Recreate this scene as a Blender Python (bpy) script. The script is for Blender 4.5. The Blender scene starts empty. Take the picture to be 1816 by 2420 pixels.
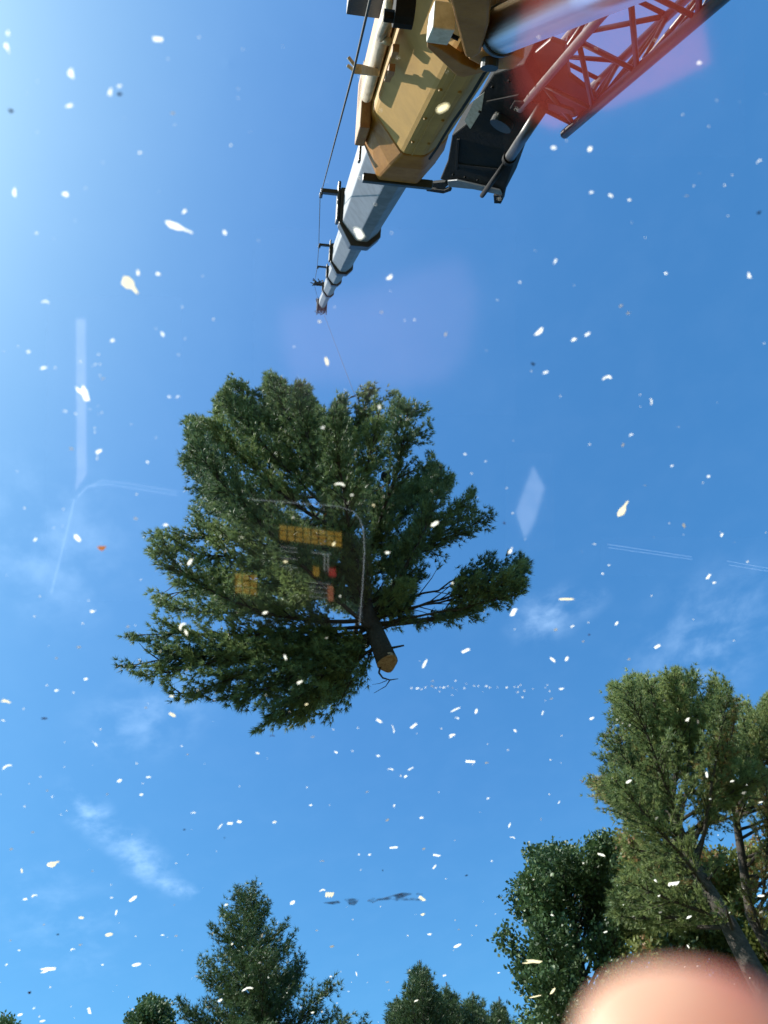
import bpy, math, random
import numpy as np
from mathutils import Vector, Matrix

random.seed(7)
rng = np.random.default_rng(7)
scene = bpy.context.scene
col = scene.collection

# ------------------------------------------------------------------ camera
W0, H0, FPX = 1816.0, 2420.0, 1818.0           # photograph size, focal length in its pixels
EYE = Vector((0.0, 0.0, 3.0))                  # operator's eye in the crane cab
zen = Vector((-368.0, 1060.0, -FPX)).normalized()          # where "up" lies in the picture
fwd = Vector((0, 0, -1))
yw = (fwd - fwd.dot(zen) * zen).normalized()
xw = yw.cross(zen)
ROT = Matrix((xw, yw, zen))                    # camera axes -> world axes
cam_d = bpy.data.cameras.new("camera")
cam = bpy.data.objects.new("camera", cam_d)
col.objects.link(cam)
cam.matrix_world = Matrix.Translation(EYE) @ ROT.to_4x4()
cam_d.sensor_fit = 'VERTICAL'
cam_d.sensor_height = 36.0
cam_d.lens = FPX / H0 * 36.0
cam_d.clip_start = 0.005
cam_d.clip_end = 6000.0
cam_d.dof.use_dof = True
cam_d.dof.focus_distance = 3.2
cam_d.dof.aperture_fstop = 8.5
scene.camera = cam


def ray(px, py):
    """world direction through a photo pixel, scaled to one metre of depth"""
    return ROT @ Vector(((px - W0 / 2) / FPX, (H0 / 2 - py) / FPX, -1.0))


def P(px, py, depth):
    return EYE + ray(px, py) * depth


def R_at(px, py, dist):
    """point on the pixel's ray at a horizontal distance from the eye"""
    d = ray(px, py)
    return EYE + d * (dist / math.hypot(d.x, d.y))


def proj(p):
    v = ROT.transposed() @ (Vector(p) - EYE)
    return (W0 / 2 + FPX * v.x / -v.z, H0 / 2 - FPX * v.y / -v.z)


ROTN = np.array(ROT)
EYEN = np.array(EYE)


def proj_np(p):
    v = (p - EYEN) @ ROTN
    z = np.maximum(-v[:, 2], 1e-3)
    return np.stack([W0 / 2 + FPX * v[:, 0] / z, H0 / 2 - FPX * v[:, 1] / z], 1)


# ------------------------------------------------------------------ sky and sun
sun_dir = ray(-1650, -330).normalized()          # towards the sun, out of frame to the upper left
sun_el = math.asin(sun_dir.z)
sun_az = math.atan2(sun_dir.x, sun_dir.y)
world = bpy.data.worlds.new("World")
scene.world = world
world.use_nodes = True
wn, wl = world.node_tree.nodes, world.node_tree.links
wn.clear()


def node(nt, kind, **kw):
    n = nt.nodes.new(kind)
    for k, v in kw.items():
        setattr(n, k, v)
    return n


WT = world.node_tree
w_out = node(WT, 'ShaderNodeOutputWorld')
w_bg = node(WT, 'ShaderNodeBackground')
w_bg.inputs['Strength'].default_value = 0.15
sky = node(WT, 'ShaderNodeTexSky', sky_type='NISHITA')
sky.sun_disc = False
sky.sun_elevation = sun_el
sky.sun_rotation = sun_az
sky.altitude = 300.0
sky.air_density = 1.0
sky.dust_density = 1.15
sky.ozone_density = 2.2
w_hsv = node(WT, 'ShaderNodeHueSaturation')
w_hsv.inputs['Saturation'].default_value = 1.31
w_hsv.inputs['Hue'].default_value = 0.494
wl.new(sky.outputs['Color'], w_hsv.inputs['Color'])
# thin wisps of cirrus on a flat layer overhead: p = direction.xy / direction.z
tc = node(WT, 'ShaderNodeTexCoord')
sep = node(WT, 'ShaderNodeSeparateXYZ')
wl.new(tc.outputs['Generated'], sep.inputs[0])


def math_node(nt, op, a, b=None, clamp=False):
    m = node(nt, 'ShaderNodeMath', operation=op)
    m.use_clamp = clamp
    for i, v in enumerate((a, b)):
        if v is None:
            continue
        if isinstance(v, (int, float)):
            m.inputs[i].default_value = v
        else:
            nt.links.new(v, m.inputs[i])
    return m.outputs[0]


zc = math_node(WT, 'MAXIMUM', sep.outputs['Z'], 0.06)
pxn = math_node(WT, 'DIVIDE', sep.outputs['X'], zc)
pyn = math_node(WT, 'DIVIDE', sep.outputs['Y'], zc)
comb = node(WT, 'ShaderNodeCombineXYZ')
wl.new(pxn, comb.inputs[0])
wl.new(pyn, comb.inputs[1])


def layer_xy(px, py):
    d = ray(px, py)
    return Vector((d.x / d.z, d.y / d.z))


def wisp(p0, p1, width):
    """soft elongated patch of the cirrus layer between two points"""
    a, b = layer_xy(*p0), layer_xy(*p1)
    mid, ax = (a + b) / 2, (b - a)
    L = ax.length / 2
    mp = node(WT, 'ShaderNodeMapping', vector_type='TEXTURE')
    mp.inputs['Location'].default_value = (mid.x, mid.y, 0)
    mp.inputs['Rotation'].default_value = (0, 0, math.atan2(ax.y, ax.x))
    mp.inputs['Scale'].default_value = (L, width, 1)
    wl.new(comb.outputs[0], mp.inputs['Vector'])
    ln = node(WT, 'ShaderNodeVectorMath', operation='LENGTH')
    wl.new(mp.outputs[0], ln.inputs[0])
    r = node(WT, 'ShaderNodeMapRange', interpolation_type='SMOOTHSTEP')
    r.inputs['From Min'].default_value = 1.25
    r.inputs['From Max'].default_value = 0.0
    wl.new(ln.outputs['Value'], r.inputs['Value'])
    return r.outputs[0]


patches = [(wisp((140, 1845), (290, 2010), 0.045), 0.9), (wisp((250, 1930), (400, 2110), 0.05), 0.9), (wisp((340, 2070), (490, 2125), 0.028), 0.9),
           (wisp((290, 1600), (390, 1790), 0.12), 0.42), (wisp((1250, 1400), (1330, 1510), 0.075), 0.7),
           (wisp((1360, 1400), (1420, 1450), 0.05), 0.35), (wisp((10, 1050), (190, 1500), 0.14), 0.35),
           (wisp((60, 2010), (230, 2330), 0.12), 0.22), (wisp((1500, 1480), (1830, 1560), 0.2), 0.35)]
acc = None
for s, k in patches:
    s = math_node(WT, 'MULTIPLY', s, k)
    acc = s if acc is None else math_node(WT, 'MAXIMUM', acc, s)
nz = node(WT, 'ShaderNodeTexNoise')
nz.inputs['Scale'].default_value = 13.0
nz.inputs['Detail'].default_value = 9.0
nz.inputs['Roughness'].default_value = 0.56
nz.inputs['Distortion'].default_value = 0.15
wl.new(comb.outputs[0], nz.inputs['Vector'])
nr = node(WT, 'ShaderNodeMapRange', interpolation_type='SMOOTHSTEP')
nr.inputs['From Min'].default_value = 0.36
nr.inputs['From Max'].default_value = 0.78
wl.new(nz.outputs['Fac'], nr.inputs['Value'])
thin = math_node(WT, 'MULTIPLY', nr.outputs[0], 0.02)
cf = math_node(WT, 'ADD', math_node(WT, 'MULTIPLY', acc, nr.outputs[0]), thin, clamp=True)
cf = math_node(WT, 'MULTIPLY', cf, 0.28)
mixc = node(WT, 'ShaderNodeMix', data_type='RGBA')
wl.new(cf, mixc.inputs['Factor'])
w_sep = node(WT, 'ShaderNodeSeparateColor')
w_com = node(WT, 'ShaderNodeCombineColor')
wl.new(w_hsv.outputs['Color'], w_sep.inputs[0])
over = math_node(WT, 'MAXIMUM', math_node(WT, 'SUBTRACT', w_sep.outputs[1], 1.2), 0.0)
wl.new(w_sep.outputs[0], w_com.inputs[0])
wl.new(math_node(WT, 'ADD', w_sep.outputs[1], math_node(WT, 'MULTIPLY', over, 0.34)), w_com.inputs[1])     # bright sky leans to cyan
wl.new(w_sep.outputs[2], w_com.inputs[2])
wl.new(w_com.outputs[0], mixc.inputs['A'])
mixc.inputs['B'].default_value = (6.2, 8.2, 10.5, 1)
wl.new(mixc.outputs['Result'], w_bg.inputs['Color'])
wl.new(w_bg.outputs[0], w_out.inputs['Surface'])

sun_d = bpy.data.lights.new("sun", 'SUN')
sun_d.energy = 4.7
sun_d.angle = math.radians(0.53)
sun_d.color = (1.0, 0.95, 0.87)
sun = bpy.data.objects.new("sun", sun_d)
sun.rotation_euler = (-sun_dir).to_track_quat('-Z', 'Y').to_euler()
sun.location = (0, 0, 60)
col.objects.link(sun)

scene.view_settings.view_transform = 'Standard'
scene.view_settings.look = 'None'
scene.view_settings.gamma = 1.0
scene.view_settings.use_curve_mapping = False
scene.view_settings.exposure = 0.85
scene.render.engine = 'CYCLES'
scene.cycles.use_denoising = True
scene.cycles.max_bounces = 5
scene.cycles.diffuse_bounces = 3
scene.cycles.transparent_max_bounces = 10

# ------------------------------------------------------------------ helpers


def tag(o, label=None, cat=None, group=None, kind=None):
    for k, v in (("label", label), ("category", cat), ("group", group), ("kind", kind)):
        if v:
            o[k] = v
    return o


def empty(name, loc):
    o = bpy.data.objects.new(name, None)
    o.location = loc
    o.empty_display_size = 0.2
    col.objects.link(o)
    return o


def link(o, parent=None):
    """vertices are in world space; parents are unrotated empties or parts"""
    col.objects.link(o)
    if parent is not None:
        o.parent = parent
        top = parent
        while top.parent is not None:
            top = top.parent
        if top.type == 'EMPTY' and parent is top:
            o.matrix_parent_inverse = Matrix.Translation(-top.location)
    return o


class MB:
    """mesh builder in world (or mapped local) coordinates"""

    def __init__(self, mat=None):
        self.v, self.f, self.m = [], [], mat      # mat: 4x4 local->world

    def add(self, vs, fs):
        n = len(self.v)
        self.v += [tuple(self.m @ Vector(p)) if self.m else tuple(p) for p in vs]
        self.f += [tuple(i + n for i in f) for f in fs]

    def box(self, lo, hi):
        x0, y0, z0 = lo
        x1, y1, z1 = hi
        self.add([(x0, y0, z0), (x1, y0, z0), (x1, y1, z0), (x0, y1, z0), (x0, y0, z1), (x1, y0, z1), (x1, y1, z1), (x0, y1, z1)],
                 [(0, 3, 2, 1), (4, 5, 6, 7), (0, 1, 5, 4), (1, 2, 6, 5), (2, 3, 7, 6), (3, 0, 4, 7)])

    def prism(self, poly, off):
        """polygon (3D points) swept by a vector"""
        n = len(poly)
        a = [Vector(p) for p in poly]
        b = [p + Vector(off) for p in a]
        self.add(a + b, [tuple(range(n))[::-1], tuple(range(n, 2 * n))] + [(i, (i + 1) % n, n + (i + 1) % n, n + i) for i in range(n)])

    def tube(self, pts, radii, sides=8, caps=True):
        pts = [Vector(p) for p in pts]
        if isinstance(radii, (int, float)):
            radii = [radii] * len(pts)
        vs, fs = [], []
        t0 = (pts[1] - pts[0]).normalized()
        u = t0.orthogonal().normalized()
        for i, p in enumerate(pts):
            t = (pts[min(i + 1, len(pts) - 1)] - pts[max(i - 1, 0)]).normalized()
            u = (u - t * u.dot(t))
            u = u.normalized() if u.length > 1e-6 else t.orthogonal().normalized()
            w = t.cross(u)
            for k in range(sides):
                a = 2 * math.pi * k / sides
                vs.append(p + (u * math.cos(a) + w * math.sin(a)) * radii[i])
        for i in range(len(pts) - 1):
            for k in range(sides):
                k2 = (k + 1) % sides
                fs.append((i * sides + k, i * sides + k2, (i + 1) * sides + k2, (i + 1) * sides + k))
        if caps:
            fs.append(tuple(range(sides))[::-1])
            fs.append(tuple(range((len(pts) - 1) * sides, len(pts) * sides)))
        self.add(vs, fs)

    def loft(self, rings, caps=True):
        n = len(rings[0])
        vs = [p for r in rings for p in r]
        fs = []
        for i in range(len(rings) - 1):
            for k in range(n):
                k2 = (k + 1) % n
                fs.append((i * n + k, i * n + k2, (i + 1) * n + k2, (i + 1) * n + k))
        if caps:
            fs.append(tuple(range(n))[::-1])
            fs.append(tuple(range((len(rings) - 1) * n, len(rings) * n)))
        self.add(vs, fs)

    def build(self, name, mat, parent=None, bevel=0.0, smooth=False):
        me = bpy.data.meshes.new(name)
        me.from_pydata(self.v, [], self.f)
        me.materials.append(mat)
        if smooth:
            for p in me.polygons:
                p.use_smooth = True
        o = bpy.data.objects.new(name, me)
        link(o, parent)
        import bmesh
        bm = bmesh.new()
        bm.from_mesh(me)
        bmesh.ops.recalc_face_normals(bm, faces=bm.faces)
        bm.to_mesh(me)
        bm.free()
        if bevel:
            m = o.modifiers.new("bevel", 'BEVEL')
            m.width = bevel
            m.segments = 2
            m.limit_method = 'ANGLE'
            m.angle_limit = math.radians(35)
        return o


def material(name, base, rough=0.5, metal=0.0, noise=None, second=None, bump=0.0, bump_scale=60.0, spec=0.5):
    """Principled material, base colour varied with noise towards `second`"""
    m = bpy.data.materials.new(name)
    m.use_nodes = True
    nt = m.node_tree
    b = nt.nodes['Principled BSDF']
    b.inputs['Base Color'].default_value = (*base, 1)
    b.inputs['Roughness'].default_value = rough
    b.inputs['Metallic'].default_value = metal
    b.inputs['Specular IOR Level'].default_value = spec
    g = node(nt, 'ShaderNodeNewGeometry')
    if noise:
        scale, lo, hi = noise
        n = node(nt, 'ShaderNodeTexNoise')
        n.inputs['Scale'].default_value = scale
        n.inputs['Detail'].default_value = 8.0
        n.inputs['Roughness'].default_value = 0.62
        nt.links.new(g.outputs['Position'], n.inputs['Vector'])
        r = node(nt, 'ShaderNodeMapRange')
        r.inputs['From Min'].default_value = lo
        r.inputs['From Max'].default_value = hi
        nt.links.new(n.outputs['Fac'], r.inputs['Value'])
        mx = node(nt, 'ShaderNodeMix', data_type='RGBA')
        mx.inputs['A'].default_value = (*base, 1)
        mx.inputs['B'].default_value = (*second, 1)
        nt.links.new(r.outputs[0], mx.inputs['Factor'])
        nt.links.new(mx.outputs['Result'], b.inputs['Base Color'])
        rr = node(nt, 'ShaderNodeMapRange')
        rr.inputs['To Min'].default_value = max(0.02, rough - 0.12)
        rr.inputs['To Max'].default_value = min(1.0, rough + 0.15)
        nt.links.new(n.outputs['Fac'], rr.inputs['Value'])
        nt.links.new(rr.outputs[0], b.inputs['Roughness'])
    if bump:
        n2 = node(nt, 'ShaderNodeTexNoise')
        n2.inputs['Scale'].default_value = bump_scale
        n2.inputs['Detail'].default_value = 6.0
        nt.links.new(g.outputs['Position'], n2.inputs['Vector'])
        bp = node(nt, 'ShaderNodeBump')
        bp.inputs['Strength'].default_value = bump
        bp.inputs['Distance'].default_value = 0.02
        nt.links.new(n2.outputs['Fac'], bp.inputs['Height'])
        nt.links.new(bp.outputs[0], b.inputs['Normal'])
    return m


def leaf_material(name, dark, light, brown=None, trans=0.25):
    """needles or leaves: colour varies clump by clump through the 'tint' attribute"""
    m = bpy.data.materials.new(name)
    m.use_nodes = True
    nt = m.node_tree
    nt.nodes.clear()
    out = node(nt, 'ShaderNodeOutputMaterial')
    at = node(nt, 'ShaderNodeAttribute', attribute_name='tint')
    ramp = node(nt, 'ShaderNodeValToRGB')
    e = ramp.color_ramp.elements
    e[0].position, e[0].color = 0.0, (*dark, 1)
    e[1].position, e[1].color = 0.85, (*light, 1)
    if brown:
        x = e.new(1.0)
        x.color = (*brown, 1)
        x2 = e.new(0.95)
        x2.color = (*light, 1)
    nt.links.new(at.outputs['Fac'], ramp.inputs['Fac'])
    d = node(nt, 'ShaderNodeBsdfPrincipled')
    d.inputs['Roughness'].default_value = 0.5
    d.inputs['Specular IOR Level'].default_value = 0.35
    nt.links.new(ramp.outputs['Color'], d.inputs['Base Color'])
    t = node(nt, 'ShaderNodeBsdfTranslucent')
    nt.links.new(ramp.outputs['Color'], t.inputs['Color'])
    mx = node(nt, 'ShaderNodeMixShader')
    mx.inputs['Fac'].default_value = trans
    nt.links.new(d.outputs[0], mx.inputs[1])
    nt.links.new(t.outputs[0], mx.inputs[2])
    nt.links.new(mx.outputs[0], out.inputs['Surface'])
    return m


M = {
    'tan': material('tan_boom_paint', (0.42, 0.245, 0.068), 0.65, noise=(5.0, 0.40, 0.8), second=(0.32, 0.19, 0.06), bump=0.06, bump_scale=18, spec=0.15),
    'ochre': material('weathered_ochre_paint', (0.36, 0.16, 0.025), 0.5, noise=(7.0, 0.38, 0.75), second=(0.24, 0.10, 0.022), bump=0.1, spec=0.15),
    'rust': material('rusty_steel', (0.27, 0.12, 0.05), 0.7, noise=(10.0, 0.35, 0.7), second=(0.36, 0.22, 0.10), bump=0.25),
    'cream': material('dusty_cream_pipe', (0.55, 0.45, 0.32), 0.5, noise=(12.0, 0.4, 0.75), second=(0.33, 0.24, 0.15), bump=0.1),
    'grey': material('worn_grey_boom_paint', (0.175, 0.190, 0.225), 0.5, noise=(6.0, 0.40, 0.75), second=(0.115, 0.125, 0.15), bump=0.05, bump_scale=25, spec=0.25),
    'black': material('black_paint', (0.016, 0.017, 0.019), 0.42, noise=(9.0, 0.4, 0.8), second=(0.035, 0.034, 0.032), bump=0.1),
    'soot': material('grimy_dark_plate', (0.010, 0.011, 0.013), 0.75, noise=(6.0, 0.42, 0.85), second=(0.03, 0.026, 0.022), bump=0.25, bump_scale=30, spec=0.1),
    'chrome': material('polished_chrome', (0.86, 0.87, 0.88), 0.30, metal=1.0, bump=0.02, bump_scale=40),
    'white_box': material('pale_steel_box', (0.55, 0.53, 0.47), 0.5, noise=(20.0, 0.4, 0.8), second=(0.32, 0.28, 0.2), bump=0.1),
    'rope': material('greased_wire_rope', (0.04, 0.038, 0.036), 0.8, metal=0.0, bump=0.3, bump_scale=300),
    'darkred': material('dark_oxide_red_paint', (0.05, 0.02, 0.018), 0.5, noise=(14.0, 0.4, 0.75), second=(0.07, 0.022, 0.02), bump=0.12),
    'bark': material('pine_bark', (0.036, 0.028, 0.023), 0.9, noise=(16.0, 0.35, 0.7), second=(0.016, 0.013, 0.011), bump=0.9, bump_scale=40),
    'bark_pale': material('grey_bark', (0.062, 0.05, 0.04), 0.9, noise=(14.0, 0.35, 0.7), second=(0.03, 0.025, 0.02), bump=0.9, bump_scale=30),
    'wood': material('fresh_cut_wood', (0.40, 0.27, 0.17), 0.7, noise=(26.0, 0.38, 0.62), second=(0.25, 0.14, 0.075), bump=0.3, bump_scale=90),
    'pine': leaf_material('pine_needles', (0.046, 0.094, 0.048), (0.205, 0.27, 0.10), trans=0.34),
    'pine_b': leaf_material('sunlit_pine_needles', (0.085, 0.135, 0.055), (0.29, 0.34, 0.12), brown=(0.27, 0.17, 0.07), trans=0.42),  # needle colour raised to put sunlight into the self-shadowed right pines
    'spruce': leaf_material('conifer_needles', (0.034, 0.068, 0.03), (0.105, 0.155, 0.055), trans=0.2),
    'leaf_b': leaf_material('browning_leaves', (0.085, 0.12, 0.035), (0.21, 0.23, 0.065), brown=(0.25, 0.14, 0.06), trans=0.35),
    'leaf': leaf_material('broad_leaves', (0.022, 0.052, 0.022), (0.105, 0.165, 0.058), trans=0.25),
}

# ------------------------------------------------------------------ ground
gm = material('woodland_ground', (0.10, 0.085, 0.05), 0.95, noise=(0.35, 0.35, 0.7), second=(0.06, 0.085, 0.03), bump=0.6, bump_scale=4.0)
g = MB()
N = 24
S = 3000.0
g.add([((i / N - 0.5) * 2 * S, (j / N - 0.5) * 2 * S, 0.0) for j in range(N + 1) for i in range(N + 1)],
      [(j * (N + 1) + i, j * (N + 1) + i + 1, (j + 1) * (N + 1) + i + 1, (j + 1) * (N + 1) + i) for j in range(N) for i in range(N)])
tag(g.build('ground', gm), kind='structure')

# ------------------------------------------------------------------ crane: frame of the boom
VPX, VPY = 691.0, 875.0                        # the boom runs towards this point of the sky
b_dir = ray(VPX, VPY).normalized()
up = Vector((0, 0, 1))
b_right = b_dir.cross(up).normalized()
b_top = b_right.cross(b_dir).normalized()
ROLL = math.radians(15.0)                      # the crane stands a little out of level
b_right, b_top = b_right * math.cos(ROLL) - b_top * math.sin(ROLL), b_top * math.cos(ROLL) + b_right * math.sin(ROLL)
BOX, BOY = 0.95, 2.11                          # how far the boom line passes right of and above the eye
B0 = EYE + ROT @ Vector(((VPX - W0 / 2) / FPX * 6.75 + BOX, (H0 / 2 - VPY) / FPX * 6.75 + BOY, -6.75))   # mouth of the base section
BM = Matrix((b_right, b_dir, b_top)).transposed().to_4x4()
BM.translation = B0
BMI = BM.inverted()
foot = BM @ Vector((0, -8.6, 0))


def boom_y(depth):
    """distance along the boom whose centre line lies at this depth from the camera"""
    return (depth - 6.75) / (b_dir.dot(ROT @ Vector((0, 0, -1))))


def on_boom(px, py, axis, value):
    """pixel -> point of the boom-local plane axis = value"""
    o = BMI @ EYE
    d = BMI.to_3x3() @ ray(px, py)
    k = (value - o[axis]) / d[axis]
    return o + d * k


crane = empty('mobile_crane', (foot.x, foot.y, 0.0))
tag(crane, 'tan and grey telescopic crane with its boom reaching up over the lifted pine', 'crane')


def profile(w, h, y, k=1.0, low=-0.60, flat=0.42, left=-0.16):
    """flat-topped boom section with a folded bottom"""
    w, h = w * k, h * k
    return [Vector(p) for p in ((-w, y, h), (w, y, h), (w, y, low * h), (flat * w, y, -h), (left * w, y, -h), (-w, y, -0.25 * h))]


# telescoping sections (half widths and heights in metres)
# widths narrow towards the head
secs = [(0.300, 0.385), (0.248, 0.315), (0.184, 0.232), (0.140, 0.176), (0.125, 0.157), (0.106, 0.132)]
mouths = [boom_y(d) for d in (6.75, 11.0, 14.9, 17.5, 20.4, 24.6)]

# base section
w0, h0 = secs[0]
mb = MB(BM)
mb.loft([profile(w0, h0, -8.6), profile(w0, h0, -0.30)])
base = mb.build('base_section', M['tan'], crane, bevel=0.03)
mb = MB(BM)     # flared mouth casting
mb.loft([profile(w0, h0, -0.72, 1.02), profile(w0, h0, -0.45, 1.10, -0.6, 0.5, -0.35), profile(w0, h0, 0.0, 1.12, -0.55, 0.55, -0.5), profile(w0, h0, 0.02, 1.09, -0.55, 0.55, -0.5)])
mb.build('mouth_casting', M['ochre'], base, bevel=0.03)
# wear pad and bar under the mouth
mb = MB(BM)
mb.box((-0.30, 0.02, -h0 * 1.16), (0.33, 0.12, -h0 * 0.98))
mb.build('wear_pad_bar', M['black'], base, bevel=0.01)
mb = MB(BM)
mb.box((-w0 * 1.18, -0.02, -0.30), (-w0 * 1.10, 0.07, 0.30))
mb.build('mouth_side_pad', M['black'], base, bevel=0.01)

for i in range(1, 6):
    w, h = secs[i]
    y0, y1 = mouths[i - 1] - 0.9, mouths[i]
    mb = MB(BM)
    mb.loft([profile(w, h, y0), profile(w, h, y1)])
    s = mb.build('telescopic_section', M['grey'], crane, bevel=0.012)
    if i < 5:
        mb = MB(BM)           # black collar that closes the section's mouth
        wr = 0.36 if i == 1 else 0.30
        ring_o = [profile(w, h, y1 - wr, 1.19, -0.62, 0.5, -0.4), profile(w, h, y1 + 0.01, 1.19, -0.62, 0.5, -0.4)]
        mb.loft(ring_o)
        mb.box((-w * 1.36, y1 - wr, -h * 0.2), (-w * 1.2, y1, h * 1.45))
        mb.build('collar', M['black'], s, bevel=0.015)
        mb = MB(BM)           # rope guide bracket standing out to the left
        q = 0.26 if i == 1 else 0.22
        mb.box((-w * 1.25 - q, y1 - wr * 0.8, h * 0.95), (-w * 1.2, y1 - wr * 0.4, h * 1.12))
        mb.box((-w * 1.25 - q - 0.015, y1 - wr * 0.9, h * 0.8), (-w * 1.25 - q + 0.03, y1 - wr * 0.3, h * 0.92))
        mb.build('rope_guide', M['black'], s, bevel=0.004)

# boom head with sheaves
yh = mouths[5]
w, h = secs[5]
mb = MB(BM)
for x in (-0.15, -0.05, 0.05, 0.15):
    mb.prism([(x - 0.008, yh - 0.30, 0.14), (x - 0.008, yh + 0.22, 0.20), (x - 0.008, yh + 0.50, 0.02), (x - 0.008, yh + 0.42, -0.24),
              (x - 0.008, yh + 0.1, -0.30), (x - 0.008, yh - 0.30, -0.14)], (0.016, 0, 0))
mb.box((-0.17, yh - 0.05, -0.20), (0.17, yh + 0.02, 0.16))
head = mb.build('boom_head', M['black'], crane, bevel=0.004)
for x in (-0.10, 0.0, 0.10):
    mb = MB(BM)
    mb.tube([(x - 0.02, yh + 0.22, -0.06), (x + 0.02, yh + 0.22, -0.06)], 0.20, 18)
    mb.build('sheave', M['soot'], head)
for k in range(16):
    mb = MB(BM)
    a = Vector((random.uniform(-0.2, 0.2), yh + random.uniform(-0.1, 0.4), random.choice((-0.2, 0.18, -0.26))))
    d = Vector((random.uniform(-1, 1), random.uniform(-0.3, 0.6), random.uniform(-1, 0.6))).normalized() * random.uniform(0.06, 0.18)
    mb.tube([a, a + d], 0.011, 5)
    mb.build('head_pin', M['black'], head)
mb = MB(BM)      # lamp and wind-speed bracket clutter near the top collar
yc = mouths[4]
for k in range(9):
    a = Vector((-w - random.uniform(0.02, 0.3), yc + random.uniform(-0.25, 0.2), random.uniform(0.05, 0.22)))
    d = Vector((random.uniform(-1, 0.4), random.uniform(-0.6, 0.6), random.uniform(-0.4, 0.8))).normalized() * random.uniform(0.08, 0.2)
    mb.tube([a, a + d], 0.013, 5)
mb.box((-w - 0.30, yc - 0.05, 0.10), (-w, yc + 0.02, 0.16))
mb.build('guide_roller_bracket', M['black'], head)

# hoist rope along the left of the boom, over the head, down to the load
rope_pts = [on_boom(875, 0, 0, -0.62), on_boom(838, 160, 0, -0.62)]
for i in range(1, 5):
    w, h = secs[i]
    rope_pts.append(Vector((-w * 1.25 - (0.26 if i == 1 else 0.22), mouths[i] - 0.08, h * 0.86)))
rope_pts += [Vector((-0.16, yh - 0.1, 0.2)), Vector((0.0, yh + 0.22, 0.15))]
mb = MB(BM)
start = rope_pts[0] + (rope_pts[0] - rope_pts[1]).normalized() * 4.0
mb.tube([start] + rope_pts, 0.0055, 6)
mb.build('hoist_rope', M['rope'], crane)

# long rusty side beam, pipe and brackets on the left flank of the base
wl_ = -w0
mb = MB(BM)
mb.box((wl_ - 0.10, -2.15, 0.02), (wl_ - 0.012, -0.20, 0.26))
mb.box((wl_ - 0.10, -0.62, -0.20), (wl_ - 0.015, -0.1, 0.30))
flank = mb.build('side_beam', M['rust'], base, bevel=0.012)
mb = MB(BM)
mb.tube([(wl_ - 0.10, -8.0, -0.08), (wl_ - 0.09, -2.5, -0.08), (wl_ - 0.085, -0.95, -0.08)], 0.042, 14)
mb.build('side_pipe', M['cream'], base, smooth=True)
mb = MB(BM)      # bent hand rail
mb.tube([on_boom(925, 0, 0, -0.42), on_boom(915, 40, 0, -0.42), on_boom(900, 75, 0, -0.42), on_boom(897, 92, 0, -0.40), on_boom(920, 98, 0, -0.36)], 0.024, 10)
mb.build('bent_rail', M['cream'], base, smooth=True)
mb = MB(BM)      # rope guide arm of the base section
a, b = on_boom(890, 172, 0, -0.36), on_boom(845, 163, 0, -0.58)
mb.tube([a, b], 0.032, 4)
mb.tube([b, b + Vector((-0.05, 0.0, 0.05))], 0.010, 6)
mb.tube([b + Vector((0, 0.05, 0)), b + Vector((-0.05, 0.05, 0.03))], 0.010, 6)
mb.build('rope_guide', M['cream'], base, bevel=0.003)
mb = MB(BM)      # dark roller box at the top left
a = on_boom(880, 5, 0, -0.45)
mb.box((a.x - 0.16, a.y - 0.7, a.z - 0.1), (a.x + 0.1, a.y - 0.02, a.z + 0.18))
for k in range(6):
    mb.tube([(a.x - 0.15 + 0.045 * k, a.y - 0.02, a.z - 0.06), (a.x - 0.15 + 0.045 * k, a.y + 0.03, a.z - 0.06)], 0.010, 6)
mb.build('roller_box', M['black'], base, bevel=0.01)
mb = MB(BM)
a = on_boom(955, 20, 0, -0.36)
mb.tube([a + Vector((-0.05, 0, 0)), a + Vector((0.05, 0, 0))], 0.09, 14)
mb.tube([a + Vector((-0.10, 0.01, -0.04)), a + Vector((-0.05, 0.01, -0.04))], 0.03, 6)
mb.build('hose_clamp', M['soot'], base)
for px, py in ((925, 165), (918, 178), (934, 120)):
    mb = MB(BM)
    q = on_boom(px, py, 0, wl_ - 0.012)
    mb.box((q.x - 0.02, q.y - 0.05, q.z - 0.025), (q.x + 0.02, q.y + 0.05, q.z + 0.02))
    mb.build('weld_clip', M['rust'], base, bevel=0.004)

# doubler plate, cylinder lugs and fittings under the base section
zb = -h0 - 0.015


def plate(pixels, axis, value, off, mat, name, parent, bevel=0.006):
    mb = MB(BM)
    mb.prism([on_boom(px, py, axis, value) for px, py in pixels], off)
    return mb.build(name, mat, parent, bevel=bevel)


plate([(1010, 100), (1045, 118), (1090, 150), (1125, 165), (1170, 150), (1178, 163), (1095, 184), (1080, 180), (1010, 113)], 2, zb - 0.05, (0, 0, 0.055), M['ochre'], 'doubler_plate', base)
plate([(1052, -40), (1099, 136), (1118, 140), (1136, 128), (1156, 60), (1160, -40)], 2, zb - 0.30, (0, 0, 0.30), M['ochre'], 'cylinder_lug', base, 0.012)
plate([(1105, 140), (1140, 120), (1200, 122), (1240, 140), (1215, 165), (1175, 166), (1140, 158)], 2, zb - 0.22, (0, 0, 0.18), M['ochre'], 'cylinder_lug', base, 0.012)
mb = MB(BM)
q = on_boom(1158, 151, 2, zb - 0.24)
mb.tube([q + Vector((0, 0, -0.02)), q + Vector((0, 0, 0.06))], 0.042, 14)
mb.build('lug_pin', M['black'], base)
mb = MB(BM)
q = on_boom(1040, 40, 2, zb)
mb.box((q.x - 0.05, q.y - 0.12, q.z - 0.10), (q.x + 0.06, q.y + 0.06, q.z + 0.02))
mb.build('junction_box', M['white_box'], base, bevel=0.008)
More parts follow.
